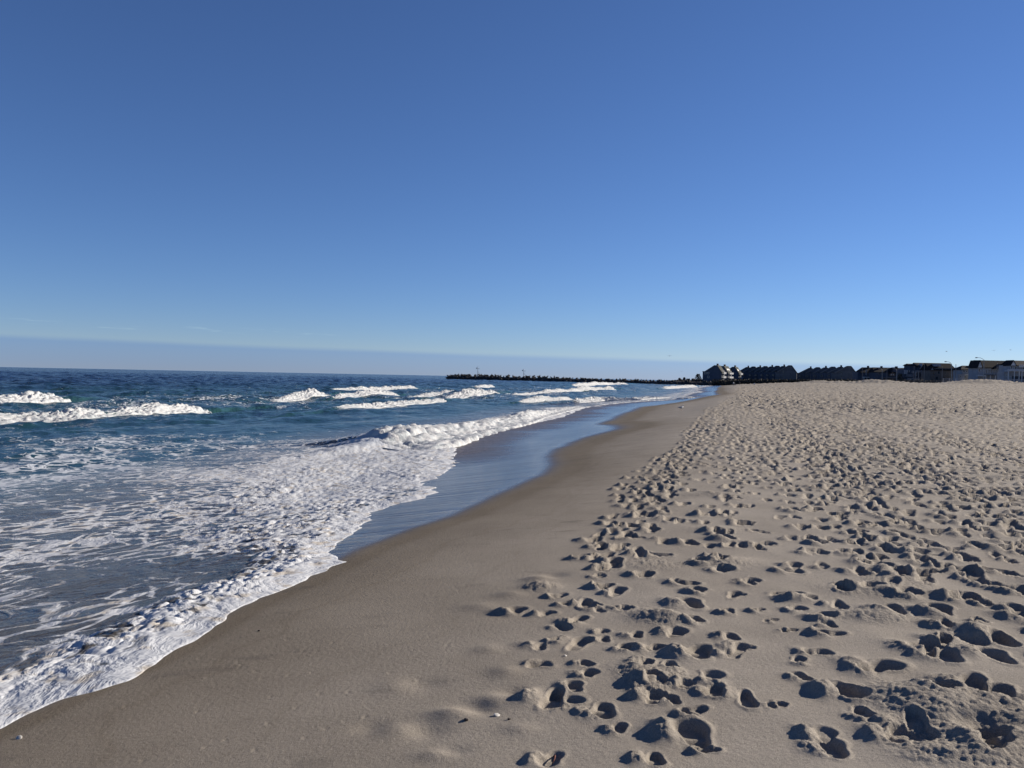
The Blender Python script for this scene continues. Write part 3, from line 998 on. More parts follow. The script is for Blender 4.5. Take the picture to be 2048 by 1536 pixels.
# ------------------------------------------------------------------ object helpers
class MB:
    """collects boxes, prisms and tubes into one mesh"""
    def __init__(s):
        s.v, s.f = [], []

    def add(s, v, f):
        n = len(s.v)
        s.v += [tuple(map(float, q)) for q in v]
        s.f += [tuple(i + n for i in q) for q in f]
        return s

    def box(s, x0, x1, y0, y1, z0, z1):
        return s.add([(x0, y0, z0), (x1, y0, z0), (x1, y1, z0), (x0, y1, z0), (x0, y0, z1), (x1, y0, z1), (x1, y1, z1), (x0, y1, z1)],
                     [(0, 3, 2, 1), (4, 5, 6, 7), (0, 1, 5, 4), (1, 2, 6, 5), (2, 3, 7, 6), (3, 0, 4, 7)])

    def prism(s, prof, y0, y1):
        """profile in x,z extruded along y"""
        n = len(prof)
        v = [(x, y0, z) for x, z in prof] + [(x, y1, z) for x, z in prof]
        f = [tuple(range(n)), tuple(range(2 * n - 1, n - 1, -1))]
        f += [((i + 1) % n, i, i + n, (i + 1) % n + n) for i in range(n)]
        return s.add(v, f)

    def tube(s, path, rad, seg=8):
        path = [Vector(p) for p in path]
        rad = rad if isinstance(rad, (list, tuple)) else [rad] * len(path)
        n0 = len(s.v)
        for i, p in enumerate(path):
            d = (path[min(i + 1, len(path) - 1)] - path[max(i - 1, 0)]).normalized()
            a = d.cross(Vector((0, 0, 1)) if abs(d.z) < 0.9 else Vector((1, 0, 0))).normalized()
            b = d.cross(a)
            for k in range(seg):
                th = 2 * math.pi * k / seg
                s.v.append(tuple(p + (a * math.cos(th) + b * math.sin(th)) * rad[i]))
        for i in range(len(path) - 1):
            for k in range(seg):
                k2 = (k + 1) % seg
                s.f.append((n0 + i * seg + k, n0 + i * seg + k2, n0 + (i + 1) * seg + k2, n0 + (i + 1) * seg + k))
        s.f.append(tuple(n0 + k for k in reversed(range(seg))))
        e = n0 + (len(path) - 1) * seg
        s.f.append(tuple(e + k for k in range(seg)))
        return s

    def build(s, name, mat, parent=None, smooth=False):
        me = bpy.data.meshes.new(name)
        me.from_pydata(s.v, [], s.f)
        bm = bmesh.new()
        bm.from_mesh(me)
        bmesh.ops.recalc_face_normals(bm, faces=bm.faces)
        bm.to_mesh(me)
        bm.free()
        me.materials.append(mat)
        if smooth:
            for p in me.polygons:
                p.use_smooth = True
        o = bpy.data.objects.new(name, me)
        COL.objects.link(o)
        o.parent = parent
        return o


def tag(o, label, cat, group=None):
    o['label'] = label
    o['category'] = cat
    if group:
        o['group'] = group
    return o


def empty(name, loc, rz=0.0):
    o = bpy.data.objects.new(name, None)
    o.empty_display_size = 0.2
    COL.objects.link(o)
    o.location = loc
    o.rotation_euler = (0, 0, rz)
    return o


def share(name, mesh, parent=None, loc=(0, 0, 0), rot=(0, 0, 0), scale=(1, 1, 1)):
    o = bpy.data.objects.new(name, mesh)
    COL.objects.link(o)
    o.parent = parent
    o.location, o.rotation_euler, o.scale = loc, rot, scale
    return o


M_CONC = plain('weathered_concrete', (0.055, 0.052, 0.050), 0.9, 0.35, 0.6, 0.2)
M_ROCK = plain('dark_armour_rock', (0.040, 0.037, 0.036), 0.85, 0.4, 0.5, 0.25)
M_CEDAR = plain('grey_cedar_shingle', (0.085, 0.095, 0.110), 0.85, 0.2, 0.5, 0.2)
M_CEDAR2 = plain('blue_grey_siding', (0.060, 0.075, 0.105), 0.85, 0.15, 0.4, 0.2)
M_ROOF = plain('asphalt_shingle_roof', (0.036, 0.039, 0.034), 0.9, 0.2, 0.7, 0.2)
M_ROOFD = plain('dark_shingle_roof', (0.013, 0.0125, 0.015), 0.9, 0.25, 0.6, 0.2)
M_WHITE = plain('white_trim_paint', (0.55, 0.56, 0.57), 0.6, 0.08, 0.8, 0.3)
M_PALE = plain('pale_house_siding', (0.26, 0.275, 0.30), 0.75, 0.1, 0.5, 0.25)
M_TAN = plain('tan_shingle_siding', (0.11, 0.098, 0.09), 0.8, 0.15, 0.5, 0.25)
M_FASCIA = plain('weathered_fascia_board', (0.13, 0.137, 0.15), 0.8, 0.15, 0.6, 0.2)
M_GLASS = plain('window_glass', (0.02, 0.025, 0.03), 0.08, 0.2, 0.5, 0.5)
M_BRICK = plain('chimney_masonry', (0.07, 0.06, 0.06), 0.9, 0.25, 1.2, 0.2)
M_WOOD = plain('weathered_wood', (0.13, 0.115, 0.10), 0.85, 0.25, 1.0, 0.2)
M_METAL = plain('galvanised_metal', (0.18, 0.19, 0.20), 0.45, 0.12, 1.0, 0.5, 0.4)
M_SCRUB = plain('scrub_leaves', (0.075, 0.068, 0.056), 0.9, 0.4, 2.0, 0.15)

# ------------------------------------------------------------------ jetty of dolosse and rock
JT, JI = np.array([-52.0, 690.0]), np.array([138.0, 520.0])     # tip and inner end


def jpt(t):
    p = JT + (JI - JT) * t
    return p


JL = float(np.linalg.norm(JI - JT))
jd = (JI - JT) / JL
jn = np.array([-jd[1], jd[0]])
if jn[1] > 0:
    jn = -jn                                             # towards the camera
jetty = empty('jetty', (float(JT[0]), float(JT[1]), SEA))
tag(jetty, 'long dark jetty of piled concrete dolosse and rock running out to sea', 'jetty')


def jtop(t):
    return float(np.interp(t, [0, 0.05, 0.35, 0.55, 0.8, 1.0], [2.6, 3.3, 3.0, 2.6, 2.35, 2.4]))


core = MB()
N = 60
jr = np.random.default_rng(17)
vs_, fs_ = [], []
for i in range(N + 1):
    t = i / N
    c = jpt(t) - JT
    h = jtop(t)
    sec = [(-7.5, -1.5), (-4.6, 0.6), (-2.6, h * 0.78), (0, h * 0.86), (2.6, h * 0.78), (4.6, 0.6), (7.5, -1.5)]
    for o_, z_ in sec:
        o2 = o_ + jr.normal(0, 0.25)
        vs_.append((c[0] + jn[0] * -o2, c[1] + jn[1] * -o2, z_ + jr.normal(0, 0.12)))
for i in range(N):
    for k in range(6):
        a = i * 7 + k
        fs_.append((a, a + 1, a + 8, a + 7))
fs_.append(tuple(range(7)))
core.add(vs_, fs_)
core.build('rubble_core', M_ROCK, jetty)

# a doloss: a shank with two arms turned a quarter against each other
dm = MB()


def octarm(mb, p0, p1, r0, r1, r2):
    p0, p1 = Vector(p0), Vector(p1)
    mb.tube([p0, p0.lerp(p1, .5), p1], [r0, r1, r2], 8)


octarm(dm, (0, 0, -1.25), (0, 0, 1.25), 0.50, 0.42, 0.50)
octarm(dm, (-1.55, 0, 1.25), (1.55, 0, 1.25), 0.30, 0.52, 0.30)
octarm(dm, (0, -1.55, -1.25), (0, 1.55, -1.25), 0.30, 0.52, 0.30)
d0 = dm.build('doloss', M_CONC, jetty)
dmesh = d0.data
first = True
for k in range(270):
    t = jr.beta(0.9, 1.5) * 0.80 if k > 60 else jr.uniform(0, 0.35)
    row = jr.choice([0, 0, 1, 2, 3])
    h = jtop(t)
    off = [jr.uniform(-1.5, 1.5), jr.uniform(2, 3.6), jr.uniform(3.6, 5.2), jr.uniform(5.0, 6.6)][row]
    zz = [h * 0.92, h * 0.72, h * 0.42, 0.35][row]
    c = jpt(t) - JT + jn * off + jd * jr.normal(0, 0.5)
    sc = jr.uniform(0.72, 1.0) * (1.0 if t < 0.45 else 0.72)
    rot = (jr.uniform(-1.2, 1.2), jr.uniform(-1.2, 1.2), jr.uniform(0, 6.28))
    if first:
        d0.location, d0.rotation_euler, d0.scale = (c[0], c[1], zz), rot, (sc,) * 3
        first = False
    else:
        share('doloss', dmesh, jetty, (c[0], c[1], zz), rot, (sc,) * 3)


def rock_mesh(name, seed, mat, sub=2):
    rr = np.random.default_rng(seed)
    bm = bmesh.new()
    bmesh.ops.create_icosphere(bm, subdivisions=sub, radius=1.0)
    for v in bm.verts:
        c = np.array(v.co)
        f = 1.0 + 0.18 * math.sin(3 * c[0] + seed) * math.cos(2.6 * c[1] + seed * 2) + rr.normal(0, 0.07)
        c = np.sign(c) * np.abs(c) ** 0.75
        v.co = Vector(c * f * np.array([1.0, 0.8, 0.62]))
    me = bpy.data.meshes.new(name)
    bm.to_mesh(me)
    bm.free()
    me.materials.append(mat)
    return me


rocks = [rock_mesh('rock', 3 + i, M_ROCK, 1) for i in range(4)]
for k in range(170):
    t = jr.uniform(0.45, 1.02)
    off = jr.uniform(-1.5, 6.6)
    h = jtop(min(t, 1))
    zz = h * 0.9 if off < 2 else max(0.0, h * (0.95 - (off - 1.5) / 5.6))
    c = jpt(t) - JT + jn * off
    share('rock', rocks[k % 4], jetty, (c[0], c[1], zz), (jr.uniform(0, 6), jr.uniform(0, 6), jr.uniform(0, 6)), (jr.uniform(0.6, 1.25),) * 3)

# markers on the jetty
for px, ptop, lab in ((955, 734, 'taller spindly marker mast with cross arm near the jetty tip'), (1047, 739, 'shorter marker mast with lamp box farther along the jetty')):
    a = (px - 1024) / FPX
    # where the pixel's direction crosses the jetty line
    t = (a * JT[1] - JT[0]) / ((JI - JT)[0] - a * (JI - JT)[1])
    q = jpt(t)
    zb = SEA + jtop(t) * 0.85
    ht = at_depth(px, ptop, q[1])[2] - zb
    e = tag(empty('marker_mast', (float(q[0]), float(q[1]), zb)), lab, 'mast', 'marker masts on the jetty')
    MB().tube([(0, 0, -0.4), (0, 0, ht * 0.98)], [0.22, 0.13], 8).build('pole', M_METAL, e)
    MB().tube([(3.6, 0, -0.3), (0.12, 0, ht * 0.52)], 0.10, 6).build('brace', M_METAL, e)
    MB().box(-1.3, 1.5, -0.09, 0.09, ht * 0.80, ht * 0.80 + 0.24).build('cross_arm', M_METAL, e)
    MB().tube([(0, 0, ht * 0.97), (0, 0, ht + 0.3)], [0.35, 0.30], 8).build('lamp_head', M_WHITE, e)
    MB().box(-1.35, -0.75, -0.25, 0.25, ht * 0.84, ht * 0.84 + 0.75).build('daymark', M_METAL, e)

# the second rock mound across the inlet, with a bush
mound2 = tag(empty('rock_bank', (150.0, 640.0, SEA)), 'low bank of dark rocks beyond the inner end of the jetty', 'rock bank')
for k in range(110):
    f = jr.uniform(0, 1)
    xx = -28 + 56 * f
    zz = 3.1 * min(1.0, f * 5) * jr.uniform(0.35, 1.0) + 0.6
    share('rock', rocks[k % 4], mound2, (xx, jr.uniform(-5, 3) - 0.4 * xx, zz), (jr.uniform(0, 6), jr.uniform(0, 6), jr.uniform(0, 6)), (jr.uniform(0.9, 1.7),) * 3)
mb = MB().prism([(-30, -2), (-26, 1.5), (-15, 3.1), (28, 3.3), (34, -2)], -6, 10)
mb.build('rubble_core', M_ROCK, mound2)


def shrub(name, loc, h, w, label, n=260, seed=1, group=None):
    rr = np.random.default_rng(seed)
    e = tag(empty(name, loc), label, 'shrub', group)
    st = MB()
    for k in range(5):
        a = rr.uniform(0, 6.28)
        st.tube([(0, 0, -0.3), (0.25 * w * math.cos(a), 0.25 * w * math.sin(a), h * 0.4), (0.42 * w * math.cos(a), 0.42 * w * math.sin(a), h * 0.8)], [0.12, 0.07, 0.03], 5)
    st.build('stems', M_WOOD, e)
    lf = MB()
    for k in range(n):
        z = rr.uniform(0.1, 1.0)
        rad = w * 0.5 * math.sqrt(rr.uniform(0, 1)) * (1.15 - z * 0.8)
        a = rr.uniform(0, 6.28)
        c = Vector((rad * math.cos(a), rad * math.sin(a), z * h))
        s = rr.uniform(0.12, 0.26) * h * 0.55
        u = Vector(rr.normal(0, 1, 3)).normalized() * s
        v = Vector(rr.normal(0, 1, 3)).normalized() * s * 0.6
        lf.add([c - u, c + v, c + u, c - v], [(0, 1, 2, 3)])
    lf.build('foliage', M_SCRUB, e)
    return e


p = at_depth(1396, 757, 620)
shrub('shrub', tuple(p + np.array([0, 0, -0.8])), 4.2, 5.5, 'dark pointed bush beside the seaward end house, above the rock bank', 300, 4)

# ------------------------------------------------------------------ townhouses with saltbox roofs
def window_part(parent, x, y, z, w, h, axis='y', frame=M_WHITE):
    """window standing proud of a wall: frame and pane. axis y: wall faces -y; axis x: wall faces +x"""
    f = MB()
    b = 0.14
    if axis == 'y':
        for q in ((x, x + b, z, z + h), (x + w - b, x + w, z, z + h), (x + b, x + w - b, z, z + b), (x + b, x + w - b, z + h - b, z + h)):
            f.box(q[0], q[1], y - 0.10, y + 0.05, q[2], q[3])
        fo = f.build('window', frame, parent)
        MB().box(x + b, x + w - b, y - 0.05, y + 0.03, z + b, z + h - b).build('pane', M_GLASS, fo)
    else:
        for q in ((y, y + b, z, z + h), (y + w - b, y + w, z, z + h), (y + b, y + w - b, z, z + b), (y + b, y + w - b, z + h - b, z + h)):
            f.box(x - 0.05, x + 0.10, q[0], q[1], q[2], q[3])
        fo = f.build('window', frame, parent)
        MB().box(x - 0.03, x + 0.05, y + b, y + w - b, z + b, z + h - b).build('pane', M_GLASS, fo)
    return fo


def townhouse(loc, rz, W=12.0, DP=9.0, hl=6.6, hr=7.0, hp=12.0, pk=0.74, wall=M_CEDAR2, label='', group=None, wins='end', skylights=0, balcony=True, chimney=True):
    e = tag(empty('townhouse', loc, rz), label, 'house', group)
    pf = pk - 0.15                       # the ridge is a short flat
    prof = [(0, -2.0), (W, -2.0), (W, hr), (W * pk, hp), (W * pf, hp), (0.14 * W, hl), (0, hl)]
    MB().prism(prof, 0, DP).build('wall', wall, e)
    t = 0.28

    def slab(x0, z0, x1, z1, y0, y1, mb, th=t):
        dx, dz = x1 - x0, z1 - z0
        L = math.hypot(dx, dz)
        nx_, nz_ = -dz / L * th, dx / L * th
        mb.prism([(x0, z0), (x1, z1), (x1 + nx_, z1 + nz_), (x0 + nx_, z0 + nz_)], y0, y1)
    rf = MB()
    slab(0.12 * W, hl - 0.05, W * pf, hp, -0.35, DP + 0.35, rf)
    rf.box(W * pf, W * pk, -0.34, DP + 0.34, hp + 0.003, hp + 0.28)
    slab(W * pk, hp + 0.02, W + 0.35, hr - 0.42, -0.35, DP + 0.35, rf)
    rf.box(-0.2, 0.14 * W, -0.3, DP + 0.3, hl + 0.004, hl + 0.3)
    ro = rf.build('roof', M_ROOF, e)
    fa = MB()
    slab(0.10 * W, hl - 0.55, W * pf, hp - 0.48, -0.50, -0.36, fa, 0.62)
    fa.build('fascia', M_FASCIA, ro)
    if chimney:
        MB().box(W * pk - 1.3, W * pk - 0.1, DP * 0.35, DP * 0.55, hp - 1.5, hp + 1.5).build('chimney', M_BRICK, ro)
    sl = (hr - hp) / (W - W * pk)
    for k in range(skylights):
        y0 = DP * (0.22 + 0.36 * k)
        x0, x1 = W * pk + (W - W * pk) * 0.42, W * pk + (W - W * pk) * 0.68
        mb = MB()
        z0, z1 = hp + sl * (x0 - W * pk) + 0.30, hp + sl * (x1 - W * pk) + 0.30
        slab(x0, z0, x1, z1, y0, y0 + 1.9, mb, 0.16)
        mb.build('skylight', M_WHITE, ro)
    if wins == 'end':
        for (x, z) in ((0.10 * W, 4.6), (0.24 * W, 4.6), (0.25 * W, 1.8)):
            window_part(e, x, -0.004, z, 1.5, 1.5)
    elif wins == 'stack':
        for z in (1.2, 4.0, 6.6):
            window_part(e, 0.34 * W, -0.004, z, 1.2, 1.3, frame=M_FASCIA)
    elif wins == 'row':
        for (x, z) in ((0.12 * W, 4.2), (0.12 * W, 1.4), (0.40 * W, 4.4)):
            window_part(e, x, -0.004, z, 1.5, 1.3, frame=M_FASCIA)
    if balcony:
        for z in (1.9, 4.9):
            b = MB().box(W + 0.003, W + 1.5, 0.3, DP - 0.3, z, z + 0.22)
            bo = b.build('balcony', M_PALE, e)
            MB().box(W + 1.38, W + 1.5, 0.3, DP - 0.3, z + 0.22, z + 1.35).build('railing', M_PALE, bo)
            for k in range(2):
                window_part(e, W + 0.004, 1.0 + k * (DP * 0.45), z + 0.35, 2.4, 1.9, 'x')
    return e


YAW = -R(34)
# the seaward end units with lit balconies
ends = [(1405, 605, 14.5, 6.0, 0, 'end', 'seaward end townhouse with a blank blue-grey gable and three small windows'),
        (1421, 628, 13.5, 9.0, 2, 'none', 'townhouse with two skylights and double white balconies next to the end unit'),
        (1444, 655, 13.5, 6.0, 1, 'none', 'townhouse with one skylight and white balconies between the skylit pair and the row')]
for px, D_, W_, DP_, sk, wn_, lab in ends:
    q = at_depth(px, 759, D_)
    townhouse((q[0], q[1], 2.0), YAW, W_, DP_, 6.4, 6.0, 10.9, 0.76, M_CEDAR2, lab, 'saltbox townhouses', wn_, sk, True, True)
names = [
    ('far first', 'farthest saltbox townhouse of the first row, tucked behind the balconied units'),
    ('', 'second farthest townhouse of the first saltbox row'),
    ('', 'third farthest townhouse of the first saltbox row'),
    ('', 'townhouse in the middle of the first saltbox row, fourth from its balconied end'),
    ('', 'fifth townhouse of the first saltbox row counted from the balconied units'),
    ('', 'sixth townhouse of the first saltbox row counted from the balconied units'),
    ('', 'next to last townhouse of the first row, beside its pale gable end'),
    ('', 'last townhouse of the first row, its whole grey gable end open to view'),
]
n1 = len(names)
for i, (_, lab) in enumerate(names):
    f = i / (n1 - 1)
    px = 1470 + (1550 - 1470) * f
    D_ = 690 - 85 * f
    q = at_depth(px, 763, D_)
    last = i == n1 - 1
    townhouse((q[0], q[1], 2.0), YAW + R(14), 15.0 if last else 14.5, 8.0, 7.4, 7.0, 11.6 + 0.4 * (i % 2), 0.76, M_CEDAR if last else M_CEDAR2, lab,
              'saltbox townhouses', 'stack' if last else 'row', 0, False, i % 2 == 0)
names2 = ['farthest saltbox townhouse of the second row, just past the gap',
          'second townhouse of the second saltbox row counted from the gap',
          'third townhouse of the second saltbox row counted from the gap',
          'fourth townhouse of the second saltbox row counted from the gap',
          'next to last townhouse of the second row, beside its grey gable end',
          'last townhouse of the second row, broad grey gable end with stacked windows']
for i, lab in enumerate(names2):
    f = i / 5
    px = 1592 + (1664 - 1592) * f
    D_ = 640 - 80 * f
    q = at_depth(px, 764, D_)
    last = i == 5
    townhouse((q[0], q[1], 2.0), YAW + R(16), 15.5 if last else 15.0, 8.0, 7.0, 6.6, 11.0 + 0.4 * (i % 2), 0.76, M_CEDAR if last else M_CEDAR2, lab,
              'saltbox townhouses', 'stack' if last else 'row', 0, False, i % 2 == 0)

# ------------------------------------------------------------------ beach houses farther right
class House:
    """a house laid out by the photograph's pixels at one distance; fronts face the beach"""
    def __init__(s, name, label, D_, pxc, group='beach houses', cat='house'):
        q = at_depth(pxc, 764, D_)
        s.D, s.o = D_, q
        s.e = tag(empty(name, (q[0], q[1], q[2])), label, cat, group)

    def X(s, px):
        return (px - 1024) / FPX * s.D - s.o[0]

    def Zc(s, px, py):
        return at_depth(px, py, s.D)[2] - s.o[2]

    def rect(s, x0, x1, yt, yb):
        pm = (x0 + x1) / 2
        return s.X(x0), s.X(x1), s.Zc(pm, yb), s.Zc(pm, yt)

    def wall(s, x0, x1, yt, yb, mat, y0=0.0, dp=9.0, name='wall'):
        a, b, zb, zt = s.rect(x0, x1, yt, yb)
        return MB().box(a, b, y0, y0 + dp, zb, zt).build(name, mat, s.e)

    def roof_side(s, x0, x1, yt, yb, mat=M_ROOFD, y0=-0.5, dp=10.0, in0=0.0, in1=0.0):
        """ridge along x: slope faces the beach; in0,in1 hip insets in pixels"""
        a, b, zb, zt = s.rect(x0, x1, yt, yb)
        i0, i1 = in0 / FPX * s.D, in1 / FPX * s.D
        ym = y0 + dp / 2
        v = [(a, y0, zb), (b, y0, zb), (b, y0 + dp, zb), (a, y0 + dp, zb), (a + i0, ym, zt), (b - i1, ym, zt),
             (a, y0, zb - 0.25), (b, y0, zb - 0.25), (b, y0 + dp, zb - 0.25), (a, y0 + dp, zb - 0.25)]
        f = [(0, 1, 5, 4), (2, 3, 4, 5), (1, 2, 5), (3, 0, 4), (6, 7, 1, 0), (7, 8, 2, 1), (8, 9, 3, 2), (9, 6, 0, 3), (9, 8, 7, 6)]
        return MB().add(v, f).build('roof', mat, s.e)

    def gable_front(s, x0, x1, yt, yb, mat, y0=-0.3, dp=8.0, name='gable', roof=True):
        a, b, zb, zt = s.rect(x0, x1, yt, yb)
        g = MB().prism([(a, zb), (b, zb), ((a + b) / 2, zt)], y0, y0 + dp).build(name, mat, s.e)
        if roof:
            m = (a + b) / 2
            r = MB()
            for sgn, xe in ((-1, a), (1, b)):
                dx, dz_ = xe - m, zb - zt
                L = math.hypot(dx, dz_)
                r.prism([(m, zt + 0.02), (xe + dx * 0.08, zb + dz_ * 0.08), (xe + dx * 0.08, zb + dz_ * 0.08 + 0.3), (m, zt + 0.32)], y0 - 0.35, y0 + dp - 0.01)
            r.build('roof', M_ROOFD, s.e)
        return g

    def win(s, x0, x1, yt, yb, y0=0.0, frame=M_WHITE):
        a, b, zb, zt = s.rect(x0, x1, yt, yb)
        return window_part(s.e, a, y0 - 0.004, zb, b - a, zt - zb, 'y', frame)

    def balcony(s, x0, x1, yt, yb, y0=0.0, out=1.8, mat=M_PALE):
        a, b, zb, zt = s.rect(x0, x1, yt, yb)
        d = MB().box(a, b, y0 - out, y0 - 0.003, zb, zb + 0.22).build('balcony', mat, s.e)
        r = MB().box(a, b, y0 - out, y0 - out + 0.08, zt - 0.12, zt)
        n = max(3, int((b - a) / 0.35))
        for i in range(n + 1):
            xx = a + (b - a - 0.09) * i / n
            r.box(xx, xx + 0.14, y0 - out + 0.01, y0 - out + 0.07, zb + 0.22, zt - 0.12)
        r.build('railing', mat, d)
        return d

    def post(s, px, yt, yb, y0=-1.8, r=0.13, mat=M_WHITE):
        a, _, zb, zt = s.rect(px, px, yt, yb)
        return MB().box(a - r, a + r, y0, y0 + 2 * r, zb, zt).build('post', mat, s.e)

    def chimney(s, x0, x1, yt, yb, y0=3.5):
        a, b, zb, zt = s.rect(x0, x1, yt, yb)
        return MB().box(a, b, y0, y0 + 1.3, zb, zt).build('chimney', M_BRICK, s.e)


h = House('beach_house', 'dark house with tall pale window strips, hipped roof and porch posts', 510, 1742)
h.wall(1716, 1726, 744, 766, M_CEDAR2, 1.0, 8)
h.wall(1724, 1752, 745, 766, M_CEDAR2)
h.roof_side(1720, 1753, 734.5, 745.2, in0=9)
h.chimney(1739.5, 1742.5, 731.5, 738)
for a, b, yt, yb in ((1729.5, 1731.5, 740, 750), (1737, 1738.6, 739, 748), (1748.5, 1751, 741, 745)):
    h.win(a, b, yt, yb, -1.0 if yt < 741 else -0.6)
h.wall(1724, 1750, 754, 755, M_WHITE, -2.0, 2.0, 'porch_roof')
for px in (1725, 1731, 1739, 1748):
    h.post(px, 755, 766, -1.95)

h = House('beach_house', 'wide dark house with a small pale front gable and two chimneys', 500, 1784)
h.wall(1750, 1816, 744, 767, M_CEDAR2)
h.roof_side(1747, 1818, 735, 744.3, in0=3, in1=1)
h.chimney(1766.5, 1769.5, 732, 737)
h.chimney(1796, 1800, 732.5, 738)
h.gable_front(1776, 1788, 744, 748, M_TAN, -1.6, 6)
h.wall(1776.6, 1787.4, 748, 752, M_TAN, -1.5, 1.4, 'bay')
for px in (1778.5, 1783):
    h.win(px, px + 2, 748.6, 750.4, -1.5)
h.gable_front(1779, 1797, 735.6, 744, M_CEDAR2, -0.9, 5, roof=True)
h.win(1796, 1798.5, 736.5, 740.5, -0.95)
h.win(1803, 1808, 745, 747.5)
h.win(1756, 1760, 746, 749, frame=M_FASCIA)
h.wall(1760, 1798, 755, 756, M_FASCIA, -3.0, 2.9, 'porch_roof')
for px in (1761, 1767, 1781.5, 1793):
    h.post(px, 756, 767, -2.9, mat=M_FASCIA)

h = House('beach_house', 'three-storey stepped house with pale blue-grey stacked balconies', 470, 1838)
h.wall(1809, 1837, 738, 768, M_CEDAR2, 0.5)
h.wall(1836, 1862, 731, 768, M_CEDAR2, 0.0)
h.wall(1822, 1838, 728.5, 738, M_CEDAR2, 2.0, 7)
h.roof_side(1820, 1838, 727, 730.5, y0=1.5, dp=8, in0=1, in1=1)
h.roof_side(1834, 1882, 725.5, 733.5, y0=-0.6, dp=11)
h.gable_front(1838.5, 1844, 727, 738, M_PALE, -0.95, 3, roof=False)
h.wall(1808, 1813, 740, 748, M_PALE, -0.8, 1.25, 'bay')
for (a, b, yt, yb) in ((1809, 1822, 749, 753), (1811, 1836, 756, 759.5), (1840, 1862, 743, 747), (1828, 1838, 741, 744.5), (1840, 1860, 751, 755)):
    h.balcony(a, b, yt, yb, -0.05, 1.8, M_PALE)
for (a, b, yt, yb) in ((1815, 1819, 740, 744), (1824, 1827, 742, 746), (1830, 1834, 745, 751), (1842, 1846, 738, 742), (1850, 1855, 748, 752), (1848, 1856, 757, 762), (1816, 1822, 757, 762)):
    h.win(a, b, yt, yb, 0.5 if a < 1836 else 0.0)
for px in (1828, 1833.5, 1840, 1847):
    h.post(px, 741, 767, -1.75, mat=M_PALE)

h = House('beach_house', 'brown shingled house with a broad dark roof and a pale dormer', 455, 1884)
h.wall(1858, 1908, 736, 768, M_TAN, -1.0)
h.roof_side(1856, 1910, 726, 740, y0=-1.8, dp=12, in1=2.5)
h.wall(1868, 1880, 728, 733, M_PALE, -0.6, 4, 'dormer')
h.win(1871.5, 1876, 729, 731.6, -0.6)
h.gable_front(1856, 1862, 734, 740, M_PALE, -2.4, 4)
for (a, b, yt, yb) in ((1863, 1867, 744, 750), (1872, 1877, 742, 748), (1886, 1890, 744, 748), (1895, 1902, 750, 758), (1868, 1874, 753, 760)):
    h.win(a, b, yt, yb, -1.0, M_FASCIA)
h.balcony(1880, 1906, 755, 758, -1.0, 1.8, M_WOOD)
h.roof_side(1906, 1924, 735, 745, y0=0, dp=9, in1=3)
h.wall(1907, 1923, 744.5, 768, M_TAN, 0.6, 8)
h.win(1912, 1917, 748, 752, 0.6)

h = House('beach_house', 'small pale house with a dark peaked roof and white upper windows', 440, 1938)
h.wall(1923, 1955, 738.5, 768, M_PALE)
h.roof_side(1920, 1957, 731, 739, in0=12)
h.chimney(1946, 1949, 729.5, 734)
for (a, b, yt, yb) in ((1925, 1929, 740, 744.5), (1931, 1934, 741, 745), (1938, 1941, 743, 747), (1945, 1950, 742, 747), (1927, 1931, 751, 757), (1944, 1948, 751, 757), (1935, 1939, 751, 757)):
    h.win(a, b, yt, yb)
h.balcony(1941, 1955, 746, 748.5, 0, 1.6, M_WHITE)
h.balcony(1923, 1935, 748, 750, 0, 1.6, M_WHITE)
h.wall(1910, 1924, 748, 768, M_PALE, -2.5, 4, 'annexe')
h.win(1914, 1917, 751, 755, -2.5)

h = House('beach_house', 'large house with a long dark roof, white gable end and row of tall windows', 425, 1988)
h.wall(1955, 2026, 735, 768, M_PALE)
h.roof_side(1956, 2030, 720.5, 735.3, y0=-0.8, dp=12, in0=1.5)
h.gable_front(1951.5, 1961, 721.5, 735, M_WHITE, -1.2, 9)
h.win(1955.5, 1957.5, 728, 732, -1.2)
h.gable_front(1983, 2014, 729.5, 738, M_TAN, -1.6, 7)
for px in (1960, 1971, 1975.5, 1980, 1985.5, 1991, 1995):
    h.win(px, px + 2.8, 738, 748 if px > 1962 else 741, 0.0)
h.wall(1966, 1996, 749, 751, M_FASCIA, -2.0, 2.0, 'porch_roof')
for px in (1967, 1976, 1986, 1995):
    h.post(px, 751, 768, -1.95)
h.gable_front(1997, 2007, 736, 748, M_PALE, -2.2, 4)
h.wall(1998, 2006, 748, 768, M_PALE, -2.1, 3, 'bay')
h.win(2000.5, 2003.5, 749, 754, -2.1)
h.win(1955.8, 1959, 737, 744, 0.0)
h.balcony(1951, 1966, 750, 752.5, 0, 1.8, M_WHITE)
for k, px in enumerate((2008, 2010.5)):
    a_, b_, zb_, zt_ = h.rect(px - 0.4, px + 0.4, 724, 729)
    MB().box(a_, b_, 0.5, 0.9, zb_, zt_).build('vent_pipe', M_WHITE, h.e)

